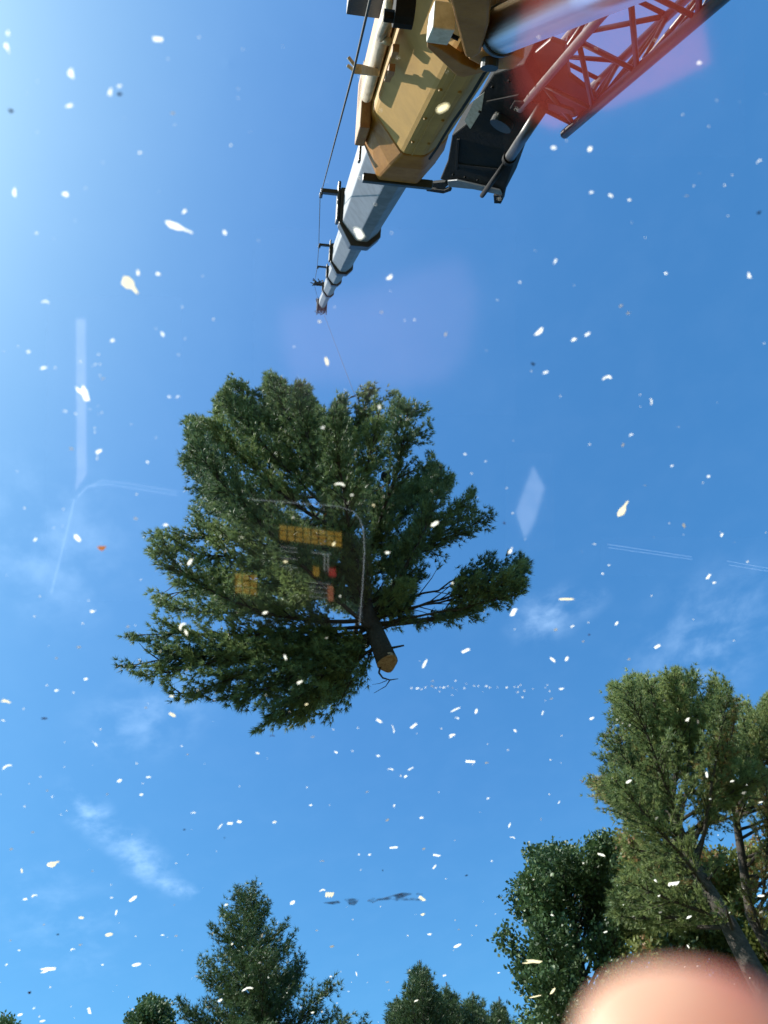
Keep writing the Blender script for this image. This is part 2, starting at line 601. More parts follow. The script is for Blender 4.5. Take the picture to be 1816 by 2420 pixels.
for pts in (((1035, 58), (1030, 75), (1038, 88), (1036, 97)), ((1050, 60), (1054, 78), (1048, 92), (1042, 98)), ((1056, 75), (1072, 86), (1084, 92)), ((1062, 60), (1066, 72), (1062, 84))):
    mb = MB(BM)
    mb.tube([on_boom(x, y, 2, zb - 0.03 - 0.01 * k) for k, (x, y) in enumerate(pts)], 0.011, 6)
    mb.build('hydraulic_hose', M['soot'], base)

# lift cylinder: chrome rod running back from the boom to the turntable
c0 = BM @ on_boom(1186, 72, 2, -h0 - 0.24)
c1 = BM @ on_boom(1480, -60, 2, -h0 - 0.42)
c2 = c0 + (c1 - c0).normalized() * 3.6
CR = 50.0 / FPX * -(ROT.transposed() @ (c0 - EYE)).z
mb = MB()
mb.tube([c0, c0 + (c1 - c0).normalized() * 2.0], CR, 40)
cyl = mb.build('lift_cylinder', M['chrome'], crane, smooth=False)
for p in cyl.data.polygons:
    p.use_smooth = len(p.vertices) == 4
mb = MB()
ax = (c1 - c0).normalized()
mb.tube([c0 - ax * 0.02, c0 + ax * 0.012], CR * 1.10, 40)
mb.build('rod_collar', M['black'], cyl)
mb = MB()
mb.tube([c0 - ax * 0.13, c0 - ax * 0.02], [CR * 0.62, CR * 0.9], 24)
mb.build('rod_eye', M['ochre'], cyl)
mb = MB()
mb.tube([c0 + ax * 2.0, c2], CR * 1.3, 24)
mb.build('barrel', M['ochre'], cyl)


# lattice jib stowed along the right of the boom
def J(ox, oy, depth):
    d = Vector(((VPX - W0 / 2) / FPX * depth + ox, (H0 / 2 - VPY) / FPX * depth + oy, -depth))
    return EYE + ROT @ d


ch = {1: (2.48, 2.15), 2: (2.06, 2.36), 3: (2.28, 2.76), 4: (2.70, 2.55)}
zs = [6.75, 6.34, 5.53, 4.70, 3.85, 3.0, 2.15]
mb = MB()
mb.tube([J(*ch[1], 7.0), J(*ch[1], 1.6)], 0.042, 12)
jib = mb.build('lattice_jib', M['black'], crane, smooth=True)
for k in (2, 3, 4):
    mb = MB()
    mb.tube([J(*ch[k], 6.95), J(*ch[k], 1.6)], 0.034, 12)
    mb.build('chord', M['black'], jib, smooth=True)


def lace(a, za, b_, zb_, r=0.020):
    mb = MB()
    mb.tube([J(*ch[a], za), J(*ch[b_], zb_)], r, 8)
    mb.build('lacing_bar', M['black'], jib, smooth=True)


for i, z in enumerate(zs):
    for a, b_ in ((2, 1), (1, 4), (2, 3), (3, 4)):
        lace(a, z, b_, z, 0.018)
    if i + 1 < len(zs):
        lace(2, zs[i + 1], 1, z)
        lace(1, z, 4, zs[i + 1])
        lace(3, z, 4, zs[i + 1])
        lace(2, z, 3, zs[i + 1])
        m_ = (z + zs[i + 1]) / 2
        lace(1, m_, 4, zs[i + 1], 0.013)
        lace(2, m_, 3, z, 0.013)


# plates of the jib's root: flat sheets in the plane of its lower face
def jplane(px, py, lift=0.0):
    """pixel -> plane through chord 2 that holds the boom direction and the lower face"""
    e1 = ROT @ Vector((0.4, -0.21, 0)).normalized()
    nrm = b_dir.cross(e1).normalized()
    p0 = J(*ch[2], 6.5) + nrm * lift
    d = ray(px, py)
    return EYE + d * ((p0 - EYE).dot(nrm) / d.dot(nrm)), nrm


def jplate(pixels, lift, thick, mat, name, parent, bevel=0.006):
    pts = [jplane(px, py, lift)[0] for px, py in pixels]
    nrm = jplane(1200, 200)[1]
    mb = MB()
    mb.prism(pts, nrm * thick)
    return mb.build(name, mat, parent, bevel=bevel)


nrm = jplane(1200, 200)[1]
side = 1 if nrm.dot(J(*ch[3], 6) - J(*ch[2], 6)) > 0 else -1
root = jplate([(1165, 175), (1240, 150), (1262, 190), (1290, 268), (1240, 330), (1215, 385), (1190, 458), (1120, 440), (1055, 428), (1040, 424),
               (1058, 380), (1068, 320), (1105, 290), (1130, 230)], 0.0, side * 0.34, M['soot'], 'jib_root_box', crane, 0.015)
jplate([(1012, 434), (1052, 430), (1060, 438), (1050, 447), (1012, 441)], 0.0, side * 0.04, M['soot'], 'fork_lug', root)
jplate([(1008, 446), (1050, 450), (1062, 444), (1066, 452), (1048, 458), (1008, 452)], 0.01, side * 0.04, M['soot'], 'fork_lug', root)
jplate([(1166, 462), (1188, 462), (1184, 482), (1168, 481)], 0.0, side * 0.10, M['soot'], 'end_lug', root)
jplate([(1058, 428), (1080, 426), (1182, 450), (1186, 462), (1120, 448), (1060, 442)], -side * 0.03, side * 0.02, M['grey'], 'edge_flange', root)
mb = MB()
a, b = jplane(1282, 255, -side * 0.07)[0], jplane(1205, 372, -side * 0.07)[0]
mb.tube([a, b], 0.052, 18)
mb.build('offset_cylinder', M['black'], root, smooth=True)
mb = MB()
d = (b - a).normalized()
mb.tube([b - d * 0.02, b + d * 0.07], 0.068, 18)
mb.build('cylinder_gland', M['soot'], root)
mb = MB()
mb.tube([b, jplane(1140, 462, -side * 0.06)[0]], 0.030, 14)
mb.build('cylinder_rod', M['soot'], root, smooth=True)
jplate([(1235, 150), (1300, 95), (1335, 108), (1345, 180), (1400, 222), (1412, 240), (1365, 276), (1345, 282), (1300, 272), (1262, 262)], side * 0.10, side * 0.04, M['darkred'], 'jib_end_frame', crane, 0.01)
jplate([(1285, 255), (1360, 275), (1352, 262), (1290, 240)], -side * 0.02, side * 0.03, M['black'], 'cross_bar', root)
jplate([(1215, 240), (1290, 246), (1288, 256), (1205, 258)], -side * 0.03, side * 0.02, M['soot'], 'cross_bar', root)
mb = MB()
q = jplane(1190, 285, -side * 0.02)[0]
mb.tube([q, q - nrm * side * 0.06], 0.11, 24)
mb.build('pivot_boss', M['black'], root)
jplate([(1098, 286), (1122, 236), (1145, 218), (1138, 262), (1112, 305)], -side * 0.004, side * 0.003, M['white_box'], 'pale_plate', root, 0)

for pts in ([(1075, 400), (1080, 330), (1086, 330), (1082, 402)], [(1150, 240), (1225, 225), (1226, 232), (1150, 247)], [(1082, 388), (1180, 400), (1179, 406), (1081, 394)]):
    jplate(pts, -side * 0.012, side * 0.014, M['soot'], 'stiffener_rib', root, 0.003)
for px, py in ((1072, 412), (1100, 418), (1130, 425), (1160, 432), (1135, 262), (1165, 205), (1205, 190)):
    mb = MB()
    q = jplane(px, py, -side * 0.002)[0]
    mb.tube([q, q - nrm * side * 0.018], 0.014, 6)
    mb.build('bolt', M['soot'], root)
# bolts, welded strip and hose on the underside of the base section
for k in range(7):
    for x in (-0.02, 0.10):
        mb = MB(BM)
        mb.tube([(x, -0.5 - 0.55 * k, -h0 - 0.012), (x, -0.5 - 0.55 * k, -h0 + 0.01)], 0.012, 6)
        mb.build('bolt', M['tan'], base)
mb = MB(BM)
mb.box((0.02, -4.2, -h0 - 0.006), (0.032, -0.66, -h0 + 0.01))
mb.build('weld_strip', M['tan'], base)
mb = MB(BM)
mb.tube([(0.17, -4.0 + 0.3 * k, -h0 - 0.012 + 0.006 * math.sin(k * 1.7)) for k in range(12)], 0.010, 8)
mb.build('hydraulic_hose', M['soot'], base, smooth=True)

# superstructure under the boom (below and behind the picture)
mb = MB()
f = foot
mb.box((f.x - 0.7, f.y - 1.2, 1.5), (f.x + 0.7, f.y + 1.4, f.z + 0.25))
mb.build('turntable', M['ochre'], crane, bevel=0.04)
mb = MB()
mb.box((f.x - 1.3, f.y - 5.0, 0.55), (f.x + 1.3, f.y + 3.0, 1.5))
mb.build('carrier', M['ochre'], crane, bevel=0.04)
for sx in (-1.15, 1.15):
    for sy in (-4.2, -2.8, 0.6, 2.0):
        mb = MB()
        mb.tube([(f.x + sx - 0.18, f.y + sy, 0.55), (f.x + sx + 0.18, f.y + sy, 0.55)], 0.55, 28)
        mb.build('tyre', M['black'], crane)

# ------------------------------------------------------------------ trees


def inside(poly, pts):
    """even-odd test of pixel points against a polygon (numpy)"""
    x, y = pts[:, 0], pts[:, 1]
    r = np.zeros(len(pts), bool)
    n = len(poly)
    for i in range(n):
        x1, y1 = poly[i]
        x2, y2 = poly[(i + 1) % n]
        c = ((y1 > y) != (y2 > y)) & (x < (x2 - x1) * (y - y1) / ((y2 - y1) + 1e-9) + x1)
        r ^= c
    return r


def unit(v):
    return v / (np.linalg.norm(v, axis=-1, keepdims=True) + 1e-9)


def clump_mesh(name, mat, parent, C, D, T, n_blades, length, width, spread, leaf=False):
    """one mesh of many blades: each clump sends n_blades out of its centre, mostly along D"""
    k = len(C)
    c = np.repeat(C, n_blades, 0)
    d = np.repeat(D, n_blades, 0)
    t = np.repeat(T, n_blades)
    m = len(c)
    dirs = unit(d + rng.normal(size=(m, 3)) * spread)
    ln = length * rng.uniform(0.65, 1.2, (m, 1))
    s = unit(np.cross(dirs, rng.normal(size=(m, 3)))) * (width * rng.uniform(0.7, 1.25, (m, 1)))
    if leaf:
        base = c + rng.normal(size=(m, 3)) * length * 0.65
        mid = base + dirs * ln * 0.5
        v = np.stack([base, mid + s, base + dirs * ln, mid - s], 1).reshape(-1, 3)
        idx = np.arange(4 * m)
        per = 4
    else:
        v = np.stack([c - s, c + dirs * ln, c + s], 1).reshape(-1, 3)
        idx = np.arange(3 * m)
        per = 3
    me = bpy.data.meshes.new(name)
    me.vertices.add(len(v))
    me.vertices.foreach_set('co', v.astype(np.float32).ravel())
    me.loops.add(len(idx))
    me.loops.foreach_set('vertex_index', idx.astype(np.int32))
    me.polygons.add(m)
    me.polygons.foreach_set('loop_start', (np.arange(m) * per).astype(np.int32))
    me.update(calc_edges=True)
    at = me.attributes.new('tint', 'FLOAT', 'POINT')
    at.data.foreach_set('value', np.repeat(np.clip(t + rng.normal(size=m) * 0.07, 0, 1), per).astype(np.float32))
    me.materials.append(mat)
    o = bpy.data.objects.new(name, me)
    link(o, parent)
    o['kind'] = 'stuff'
    return o


def grow(path, step, inside_of, limit, curl, wob):
    """march a branch until it leaves the outline or reaches its length"""
    p, d = path
    pts = [p.copy()]
    d = d.copy()
    L = 0.0
    while L < limit:
        d = (d + curl * step + Vector(rng.normal(size=3)) * wob).normalized()
        p = p + d * step
        q = proj(p)
        if inside_of is not None and len(pts) > 1 and not inside(inside_of, np.array([q]))[0]:
            break
        pts.append(p.copy())
        L += step
    return pts


def tree(name, label, cat, trunk, r0, r1, outline, spec, mat, bark, group=None, base=None, seed=1):
    """trunk: list of world points from foot to tip; outline: crown silhouette in photo pixels.
    spec: n branches, t range on trunk, rise at the bottom and at the top, length, curl, clump sizes ..."""
    global rng
    rng = np.random.default_rng(seed)
    root = empty(name, base if base is not None else trunk[0])
    tag(root, label, cat, group)
    mb = MB()
    n = len(trunk)
    mb.tube(trunk, [r0 + (r1 - r0) * (i / (n - 1)) ** 0.8 for i in range(n)], 14)
    tr = mb.build('trunk', bark, root, smooth=True)
    seg = [(trunk[i + 1] - trunk[i]).length for i in range(n - 1)]
    tot = sum(seg)

    def on_trunk(t):
        s = t * tot
        for i, q in enumerate(seg):
            if s <= q or i == len(seg) - 1:
                return trunk[i].lerp(trunk[i + 1], min(1, s / q)), (trunk[i + 1] - trunk[i]).normalized()
            s -= q

    limbs = MB()
    C, D, T = [], [], []
    az = rng.uniform(0, 6.28)
    nb = spec['n']
    upv = Vector((0, 0, 1))
    bare = spec.get('bare', 0.25)
    for i in range(nb + len(spec.get('ends', ()))):
        t = spec['t0'] + (spec['t1'] - spec['t0']) * min(1.0, (i + rng.uniform(0, 1)) / nb)
        p, ax = on_trunk(t)
        u = ax.orthogonal().normalized()
        v = ax.cross(u)
        az += 2.39996 + rng.normal() * 0.25
        rel = (t - spec['t0']) / (spec['t1'] - spec['t0'])
        rise = spec['rise0'] + (spec['rise1'] - spec['rise0']) * rel + rng.normal() * 0.12
        d = (u * math.cos(az) + v * math.sin(az)) * math.cos(rise) + ax * math.sin(rise)
        lim = spec['len'](rel) * rng.uniform(*spec.get('lv', (0.78, 1.12)))
        if i >= nb:                                        # a bough with a known end
            te, pxe, pye, dep = spec['ends'][i - nb]
            p, ax = on_trunk(te)
            e = P(pxe, pye, dep)
            lim = (e - p).length
            sag = (ax * 0.5 - upv * 0.5) * lim * 0.12
            k_ = max(4, int(lim / spec['step']))
            br = [p.lerp(e, q / k_) - sag * math.sin(math.pi * q / k_) + Vector(rng.normal(size=3)) * 0.02 for q in range(k_ + 1)]
        else:
            br = grow((p, d), spec['step'], outline, lim, upv * spec['curl'], spec.get('wob', 0.05))
        if len(br) < 3:
            continue
        rb = min(spec['rb'] * (0.35 + 0.65 * lim / spec['len'](0.3)), r0 * 0.5)
        limbs.tube(br, [rb * (1 - 0.85 * k / (len(br) - 1)) for k in range(len(br))], 6, caps=False)
        blen = (len(br) - 1) * spec['step']
        shade = float(np.clip(rng.normal(0.45, 0.22), 0.03, 0.85))
        if spec.get('brown', 0) and rng.uniform() < spec['brown']:
            shade = 1.0
        side_ = 1
        k0 = max(1, int(len(br) * bare))
        for k in range(k0, len(br)):
            f_ = k / (len(br) - 1)
            for rep in range(spec.get('reps', 2)):
                bd = (br[k] - br[k - 1]).normalized()
                lat = bd.cross(upv)
                lat = lat.normalized() if lat.length > 1e-3 else bd.orthogonal()
                side_ = -side_
                sd = (bd * 0.9 + lat * side_ * rng.uniform(0.3, 1.1) * spec.get('narrow', 1.0) + upv * rng.uniform(-0.15, 0.45)).normalized()
                sl = min(spec['twig'], 0.15 + blen * 0.38 * (1.12 - f_)) * rng.uniform(0.6, 1.15)
                st = spec['tuft_step']
                tw = grow((br[k].lerp(br[k - 1], rng.uniform()), sd), st, None, sl, upv * spec['curl'] * 1.6, 0.10)
                if sl > spec.get('twig_min', 0.25) and (outline is None or inside(outline, np.array([proj(tw[-1])]))[0]):
                    limbs.tube([tw[0], tw[len(tw) // 2], tw[-1]], [rb * 0.22 + 0.003, rb * 0.14 + 0.002, 0.002], 4, caps=False)
                for j in range(1 if len(tw) > 2 else 0, len(tw)):
                    td = (tw[j] - tw[max(0, j - 1)])
                    C.append(tw[j])
                    D.append(td.normalized() if td.length > 0 else bd)
                    T.append(shade)
            C.append(br[k])
            D.append(bd)
            T.append(shade)
    limbs.build('limbs', spec.get('limb_mat', bark), root)
    C = np.array([tuple(c) for c in C])
    D = np.array([tuple(c) for c in D])
    T = np.array(T)
    # fill: extra clumps jittered around the existing ones
    m = spec.get('fill', 1)
    if m > 1:
        C = np.concatenate([C] + [C + rng.normal(size=C.shape) * spec['jit'] for _ in range(m - 1)])
        D = np.concatenate([D] * m)
        T = np.concatenate([T] * m)
    if outline is not None:
        q = proj_np(C) + rng.normal(size=(len(C), 2)) * spec.get('soft', 9)
        keep = inside(outline, q)
        C, D, T = C[keep], D[keep], T[keep]
    T = np.clip(T + rng.normal(size=len(T)) * 0.12, 0, 1)
    clump_mesh('crown', mat, root, C, D, T, spec['blades'], spec['blade'], spec['bw'], spec['spread'], spec.get('leaf', False))
    print(name, 'branches', nb, 'clumps', len(C))
    return root, limbs


# the lifted pine top ------------------------------------------------
A_axis = (ROT @ Vector((-0.28, 0.56, -0.78))).normalized()
cut = P(916, 1566, 10.5)
trunk = [cut + A_axis * s + (ROT @ Vector((0.0, 0.02, 0))) * s * s * 0.3 for s in (0, 0.5, 1.0, 1.7, 2.5, 3.4, 4.4, 5.4, 6.4, 7.4, 8.2)]
pine_out = [(632, 878), (668, 900), (690, 935), (705, 893), (730, 920), (765, 975), (775, 1000), (800, 935), (818, 935), (822, 985), (838, 1000), (842, 930), (880, 903), (898, 930), (905, 985), (912, 1000), (920, 912),
            (950, 940), (985, 960), (1010, 950), (1022, 1010), (1028, 1090), (1050, 1108), (1072, 1120), (1068, 1180), (1090, 1195), (1105, 1150), (1120, 1148), (1128, 1205), (1158, 1200), (1166, 1240), (1120, 1290),
            (1060, 1320), (985, 1380), (978, 1420), (960, 1440), (985, 1470), (1060, 1440), (1075, 1360), (1130, 1310), (1170, 1300), (1215, 1300), (1250, 1330), (1245, 1400), (1200, 1440), (1110, 1475), (1050, 1510), (965, 1535), (930, 1545), (880, 1560), (868, 1610), (845, 1645), (810, 1690), (745, 1712), (690, 1715), (640, 1728), (590, 1732),
            (640, 1690), (560, 1672), (480, 1655), (410, 1650), (380, 1610), (320, 1600), (278, 1565), (330, 1568), (385, 1575), (370, 1545), (330, 1520), (285, 1498), (330, 1495), (372, 1510), (362, 1468), (352, 1452), (380, 1440), (350, 1395), (385, 1400), (430, 1420), (460, 1425), (420, 1385), (370, 1345), (352, 1300), (352, 1255), (385, 1255), (405, 1230),
            (415, 1190), (412, 1150), (425, 1120), (430, 1085), (445, 1055), (435, 1000), (440, 985), (480, 990), (505, 990), (505, 935), (530, 920), (545, 893), (580, 905), (600, 930), (620, 920)]
spec = dict(n=80, t0=0.07, t1=0.98, rise0=-0.02, rise1=1.0, len=lambda r: 6.0 * (1 - 0.60 * r), step=0.20, curl=0.30, wob=0.05, lv=(0.6, 1.1), rb=0.040, twig=0.50, tuft_step=0.080,
            reps=3, blades=15, blade=0.095, bw=0.0062, spread=0.48, fill=3, jit=0.05, soft=5, bare=0.20, narrow=0.6,
            ends=[(0.28, 410, 1375, 12.0), (0.25, 500, 1365, 11.6), (0.22, 590, 1380, 11.2), (0.12, 800, 1290, 10.8), (0.14, 870, 1320, 10.9), (0.2, 770, 1190, 11.5), (0.16, 690, 1390, 10.5), (0.22, 905, 1240, 11.4), (0.12, 960, 1400, 10.8), (0.15, 730, 1330, 10.6), (0.18, 840, 1250, 11.2),
                  (0.10, 1243, 1350, 11.3), (0.09, 1225, 1405, 11.0), (0.12, 1190, 1330, 11.6), (0.11, 1235, 1375, 11.1), (0.2, 1158, 1218, 12.6), (0.2, 1125, 1160, 13.2), (0.06, 284, 1572, 10.6), (0.08, 292, 1503, 11.0), (0.05, 600, 1726, 10.0), (0.07, 420, 1645, 10.1), (0.06, 500, 1655, 10.2), (0.06, 700, 1708, 10.1), (0.05, 780, 1690, 10.2), (0.07, 340, 1598, 10.4), (0.06, 640, 1690, 9.9), (0.07, 560, 1665, 10.0), (0.08, 390, 1540, 10.8),
                  (0.8, 634, 885, 15.5), (0.75, 880, 910, 15.0), (0.6, 1008, 958, 14.6), (0.5, 1015, 1010, 14.2), (0.6, 925, 925, 15.0), (0.5, 548, 898, 15.0), (0.4, 442, 992, 14.0), (0.3, 360, 1262, 12.6), (0.25, 355, 1300, 12.2), (0.2, 365, 1400, 11.6), (0.6, 710, 900, 15.3), (0.55, 815, 940, 15.0), (0.35, 1070, 1130, 13.6)])
pine, pine_limbs = tree('cut_pine', 'cut top of a white pine hanging from the crane hoist rope in mid air', 'pine tree', trunk, 0.150, 0.03, pine_out, spec, M['pine'], M['bark'], seed=11)
# sawn face, broken stubs and a hanging twig
mb = MB()
e1 = A_axis.orthogonal().normalized()
e2 = A_axis.cross(e1)
ring = []
for k in range(22):
    a = 2 * math.pi * k / 22
    rr = 0.142 * (1 + 0.05 * math.sin(3 * a) + random.uniform(-0.03, 0.03))
    ring.append(cut - A_axis * (0.006 + 0.05 * max(0, math.sin(a + 0.6)) ** 6) + (e1 * math.cos(a) + e2 * math.sin(a)) * rr)
mb.prism(ring, A_axis * 0.05)
wd_ = M['wood'].node_tree
g2 = node(wd_, 'ShaderNodeNewGeometry')
vd = node(wd_, 'ShaderNodeVectorMath', operation='DISTANCE')
vd.inputs[1].default_value = cut + e1 * 0.02
wd_.links.new(g2.outputs['Position'], vd.inputs[0])
sn = math_node(wd_, 'SINE', math_node(wd_, 'MULTIPLY', vd.outputs['Value'], 330.0))
mr = node(wd_, 'ShaderNodeMapRange')
mr.inputs['From Min'].default_value = -1.0
mr.inputs['To Min'].default_value = 0.72
wd_.links.new(sn, mr.inputs['Value'])
bs = wd_.nodes['Principled BSDF']
src = bs.inputs['Base Color'].links[0].from_socket
mul = node(wd_, 'ShaderNodeMix', data_type='RGBA', blend_type='MULTIPLY')
mul.inputs['Factor'].default_value = 1.0
wd_.links.new(src, mul.inputs['A'])
wd_.links.new(mr.outputs[0], mul.inputs['B'])
wd_.links.new(mul.outputs['Result'], bs.inputs['Base Color'])
mb.build('sawn_face', M['wood'], pine)
for s, dx, dy, ln in ((0.25, 0.9, 0.2, 0.16), (0.62, 0.9, 0.35, 0.22), (0.9, 0.95, 0.3, 0.12)):
    p = cut + A_axis * s
    d = (ROT @ Vector((dx, dy, 0.1))).normalized()
    mb = MB()
    mb.tube([p, p + d * (0.15 + ln)], [0.022, 0.012], 7)
    mb.build('branch_stub', M['bark'], pine)
mb = MB()
tw = [P(900, 1572, 10.52), P(896, 1590, 10.45), P(905, 1602, 10.4), P(922, 1607, 10.4), P(942, 1604, 10.4)]
mb.tube(tw, [0.016, 0.015, 0.012, 0.009, 0.004], 6)
mb.tube([P(922, 1607, 10.4), P(912, 1622, 10.4), P(884, 1638, 10.4)], [0.008, 0.006, 0.003], 5)
mb.tube([P(915, 1608, 10.4), P(898, 1615, 10.4), P(880, 1618, 10.4)], [0.006, 0.004, 0.002], 5)
mb.build('hanging_twig', M['bark'], pine)
# load line from the boom head to the sling round the trunk
tip = BM @ Vector((0.0, yh + 0.42, -0.06))
hook_t = trunk[5]
hook = Vector((tip.x, tip.y, hook_t.z + 1.6))
mb = MB()
mb.tube([tip, hook], 0.005, 6)
mb.build('load_line', M['rope'], crane)
mb = MB()
mb.tube([hook + Vector((0, 0, 0.12)), hook + Vector((0, 0, 0.05)), hook + Vector((0, 0, -0.10)), hook + Vector((0, 0, -0.16))], [0.02, 0.09, 0.09, 0.03], 14)
mb.tube([hook + Vector((0, 0, -0.14)), hook + Vector((0.05, 0, -0.22)), hook + Vector((0.02, 0, -0.30)), hook + Vector((-0.05, 0, -0.27))], 0.018, 8)
mb.build('hook_ball', M['soot'], crane)
mb = MB()
mb.tube([hook + Vector((0, 0, -0.29)), hook_t], 0.012, 6)
rr = [hook_t + (e1 * math.cos(2 * math.pi * k / 16) + e2 * math.sin(2 * math.pi * k / 16)) * 0.125 for k in range(17)]
mb.tube(rr, 0.014, 6)
sl = mb.build('lifting_sling', material('orange_webbing', (0.45, 0.16, 0.03), 0.8))
tag(sl, 'lifting sling round the trunk inside the hanging pine crown', 'sling')


# standing trees ---------------------------------------------------------
def trunk_at(pixels, dist, base_drop=True):
    pts = [R_at(px, py, dist) for px, py in pixels]
    if base_drop:
        f0 = pts[0]
        pts = [Vector((f0.x, f0.y, 0.0)), Vector((f0.x, f0.y, f0.z * 0.5))] + pts
    return pts


# tall pine on the right, its bare leaning trunk running down behind the finger
outA = [(1600, 1566), (1612, 1580), (1640, 1582), (1668, 1605), (1690, 1588), (1710, 1605), (1712, 1630), (1735, 1620), (1752, 1640), (1745, 1690), (1738, 1760), (1790, 1800), (1830, 1830), (1830, 1990), (1790, 2010), (1720, 1990), (1700, 2100), (1740, 2180), (1600, 2210), (1480, 2230), (1440, 2200), (1440, 2110), (1480, 2060), (1470, 2010),
        (1460, 1960), (1420, 1950), (1395, 1900), (1372, 1880), (1420, 1875), (1380, 1840), (1430, 1835), (1440, 1815), (1378, 1785), (1420, 1785), (1450, 1770), (1408, 1750), (1420, 1735), (1450, 1730), (1410, 1688), (1440, 1690), (1455, 1660), (1430, 1640), (1435, 1622), (1480, 1600), (1490, 1582), (1500, 1600), (1520, 1590), (1545, 1610), (1575, 1585), (1588, 1590)]
tA = trunk_at([(1830, 2385), (1775, 2285), (1720, 2180), (1660, 2080), (1615, 1990), (1580, 1890), (1560, 1780), (1565, 1640)], 17.0)
specA = dict(n=118, t0=0.50, t1=0.985, rise0=-0.05, rise1=0.95, len=lambda r: 5.4 * (1 - 0.5 * r), step=0.26, curl=0.11, wob=0.05, rb=0.05, twig=0.8, tuft_step=0.11,
             reps=3, blades=13, blade=0.13, bw=0.0095, spread=0.6, fill=2, jit=0.07, soft=8, bare=0.28, narrow=0.8, brown=0.07, limb_mat=M['bark_pale'])
tree('white_pine', 'tall sunlit white pine with a leaning bare trunk at the right edge', 'pine tree', tA, 0.30, 0.05, outA, specA, M['pine_b'], M['bark_pale'], group='standing trees round the site', seed=21)

# second pine cut off by the right edge of the picture
outB = [(1740, 1660), (1762, 1640), (1775, 1660), (1790, 1700), (1800, 1650), (1830, 1630), (1950, 1640), (2100, 1800), (2150, 2100), (2000, 2420), (1870, 2420), (1800, 2330), (1812, 2200), (1760, 2150), (1750, 2080), (1800, 2000), (1745, 1960), (1700, 1900), (1720, 1800), (1730, 1740)]
tB = trunk_at([(1900, 2450), (1840, 2280), (1775, 2165), (1740, 1935), (1780, 1800), (1850, 1680)], 21.0)
specB = dict(specA, n=110, t0=0.45, len=lambda r: 6.2 * (1 - 0.5 * r), brown=0.10)
tree('white_pine', 'white pine with a curved pale trunk, half cut off by the picture edge', 'pine tree', tB, 0.24, 0.05, outB, specB, M['pine_b'], M['bark_pale'], group='standing trees round the site', seed=22)

# broad-leaved tree left of the tall pine
outC = [(1250, 2005), (1275, 1985), (1310, 1990), (1330, 2010), (1360, 2000), (1400, 1975), (1430, 1970), (1470, 1990), (1500, 2040), (1500, 2140), (1470, 2220), (1480, 2420), (1490, 2650), (1240, 2650), (1225, 2430), (1205, 2360), (1215, 2300), (1200, 2262), (1172, 2230), (1176, 2170), (1195, 2120), (1215, 2085), (1245, 2062), (1250, 2030)]
tC = trunk_at([(1415, 2700), (1395, 2420), (1372, 2270), (1350, 2130), (1330, 2030)], 19.0)
specC = dict(n=62, t0=0.45, t1=0.99, rise0=0.15, rise1=1.1, len=lambda r: 3.8 * (1 - 0.4 * r), step=0.24, curl=0.10, wob=0.09, rb=0.05, twig=0.6, tuft_step=0.15,
             reps=2, blades=8, blade=0.11, bw=0.034, spread=1.0, fill=3, jit=0.10, soft=7, bare=0.35, leaf=True)
tree('broadleaf_tree', 'dark rounded broad-leaved tree standing left of the tall right pine', 'tree', tC, 0.20, 0.04, outC, specC, M['leaf'], M['bark'], group='standing trees round the site', seed=23)

# browning oak behind the tall pine's trunk
outG = [(1395, 2040), (1440, 1985), (1500, 1975), (1560, 2010), (1640, 1990), (1700, 2020), (1760, 1990), (1830, 2010), (1950, 2100), (1980, 2700), (1400, 2700), (1420, 2400), (1440, 2200)]
tG = trunk_at([(1700, 2800), (1670, 2500), (1640, 2300), (1600, 2100), (1580, 2000)], 25.0)
specG = dict(specC, n=120, t0=0.42, len=lambda r: 5.6 * (1 - 0.35 * r), blade=0.15, bw=0.05, fill=2, brown=0.35, soft=12, limb_mat=M['bark_pale'])
tree('broadleaf_tree', 'browning broad-leaved tree filling the gap behind the leaning pine trunk', 'tree', tG, 0.24, 0.05, outG, specG, M['leaf_b'], M['bark'], group='standing trees round the site', seed=27)

# pointed conifer at the bottom
outD = [(580, 2102), (590, 2125), (600, 2120), (607, 2150), (640, 2125), (652, 2160), (668, 2160), (680, 2185), (705, 2178), (700, 2210), (730, 2212), (722, 2240), (742, 2245), (738, 2290), (755, 2285), (750, 2320), (782, 2325), (765, 2350), (785, 2355), (775, 2385), (800, 2405), (830, 2520), (860, 2700), (380, 2700), (440, 2500), (470, 2405), (475, 2370), (490, 2330), (478, 2310), (505, 2305), (492, 2270), (515, 2285),
        (510, 2250), (505, 2205), (530, 2215), (545, 2190), (545, 2160), (560, 2165), (570, 2120)]
tD = trunk_at([(625, 2800), (608, 2500), (593, 2300), (580, 2104)], 24.0)
specD = dict(n=150, t0=0.55, t1=0.995, rise0=-0.05, rise1=0.85, lv=(0.6, 1.12), len=lambda r: min(4.2, 3.9 * (1 - r) + 0.2), step=0.22, curl=0.12, wob=0.05, rb=0.035, twig=0.8, tuft_step=0.14,
             reps=2, blades=10, blade=0.15, bw=0.011, spread=0.75, fill=2, jit=0.08, soft=6, bare=0.15)
tree('conifer', 'pointed dark conifer rising alone at the bottom of the picture', 'conifer', tD, 0.22, 0.02, None, specD, M['spruce'], M['bark'], group='standing trees round the site', seed=24)


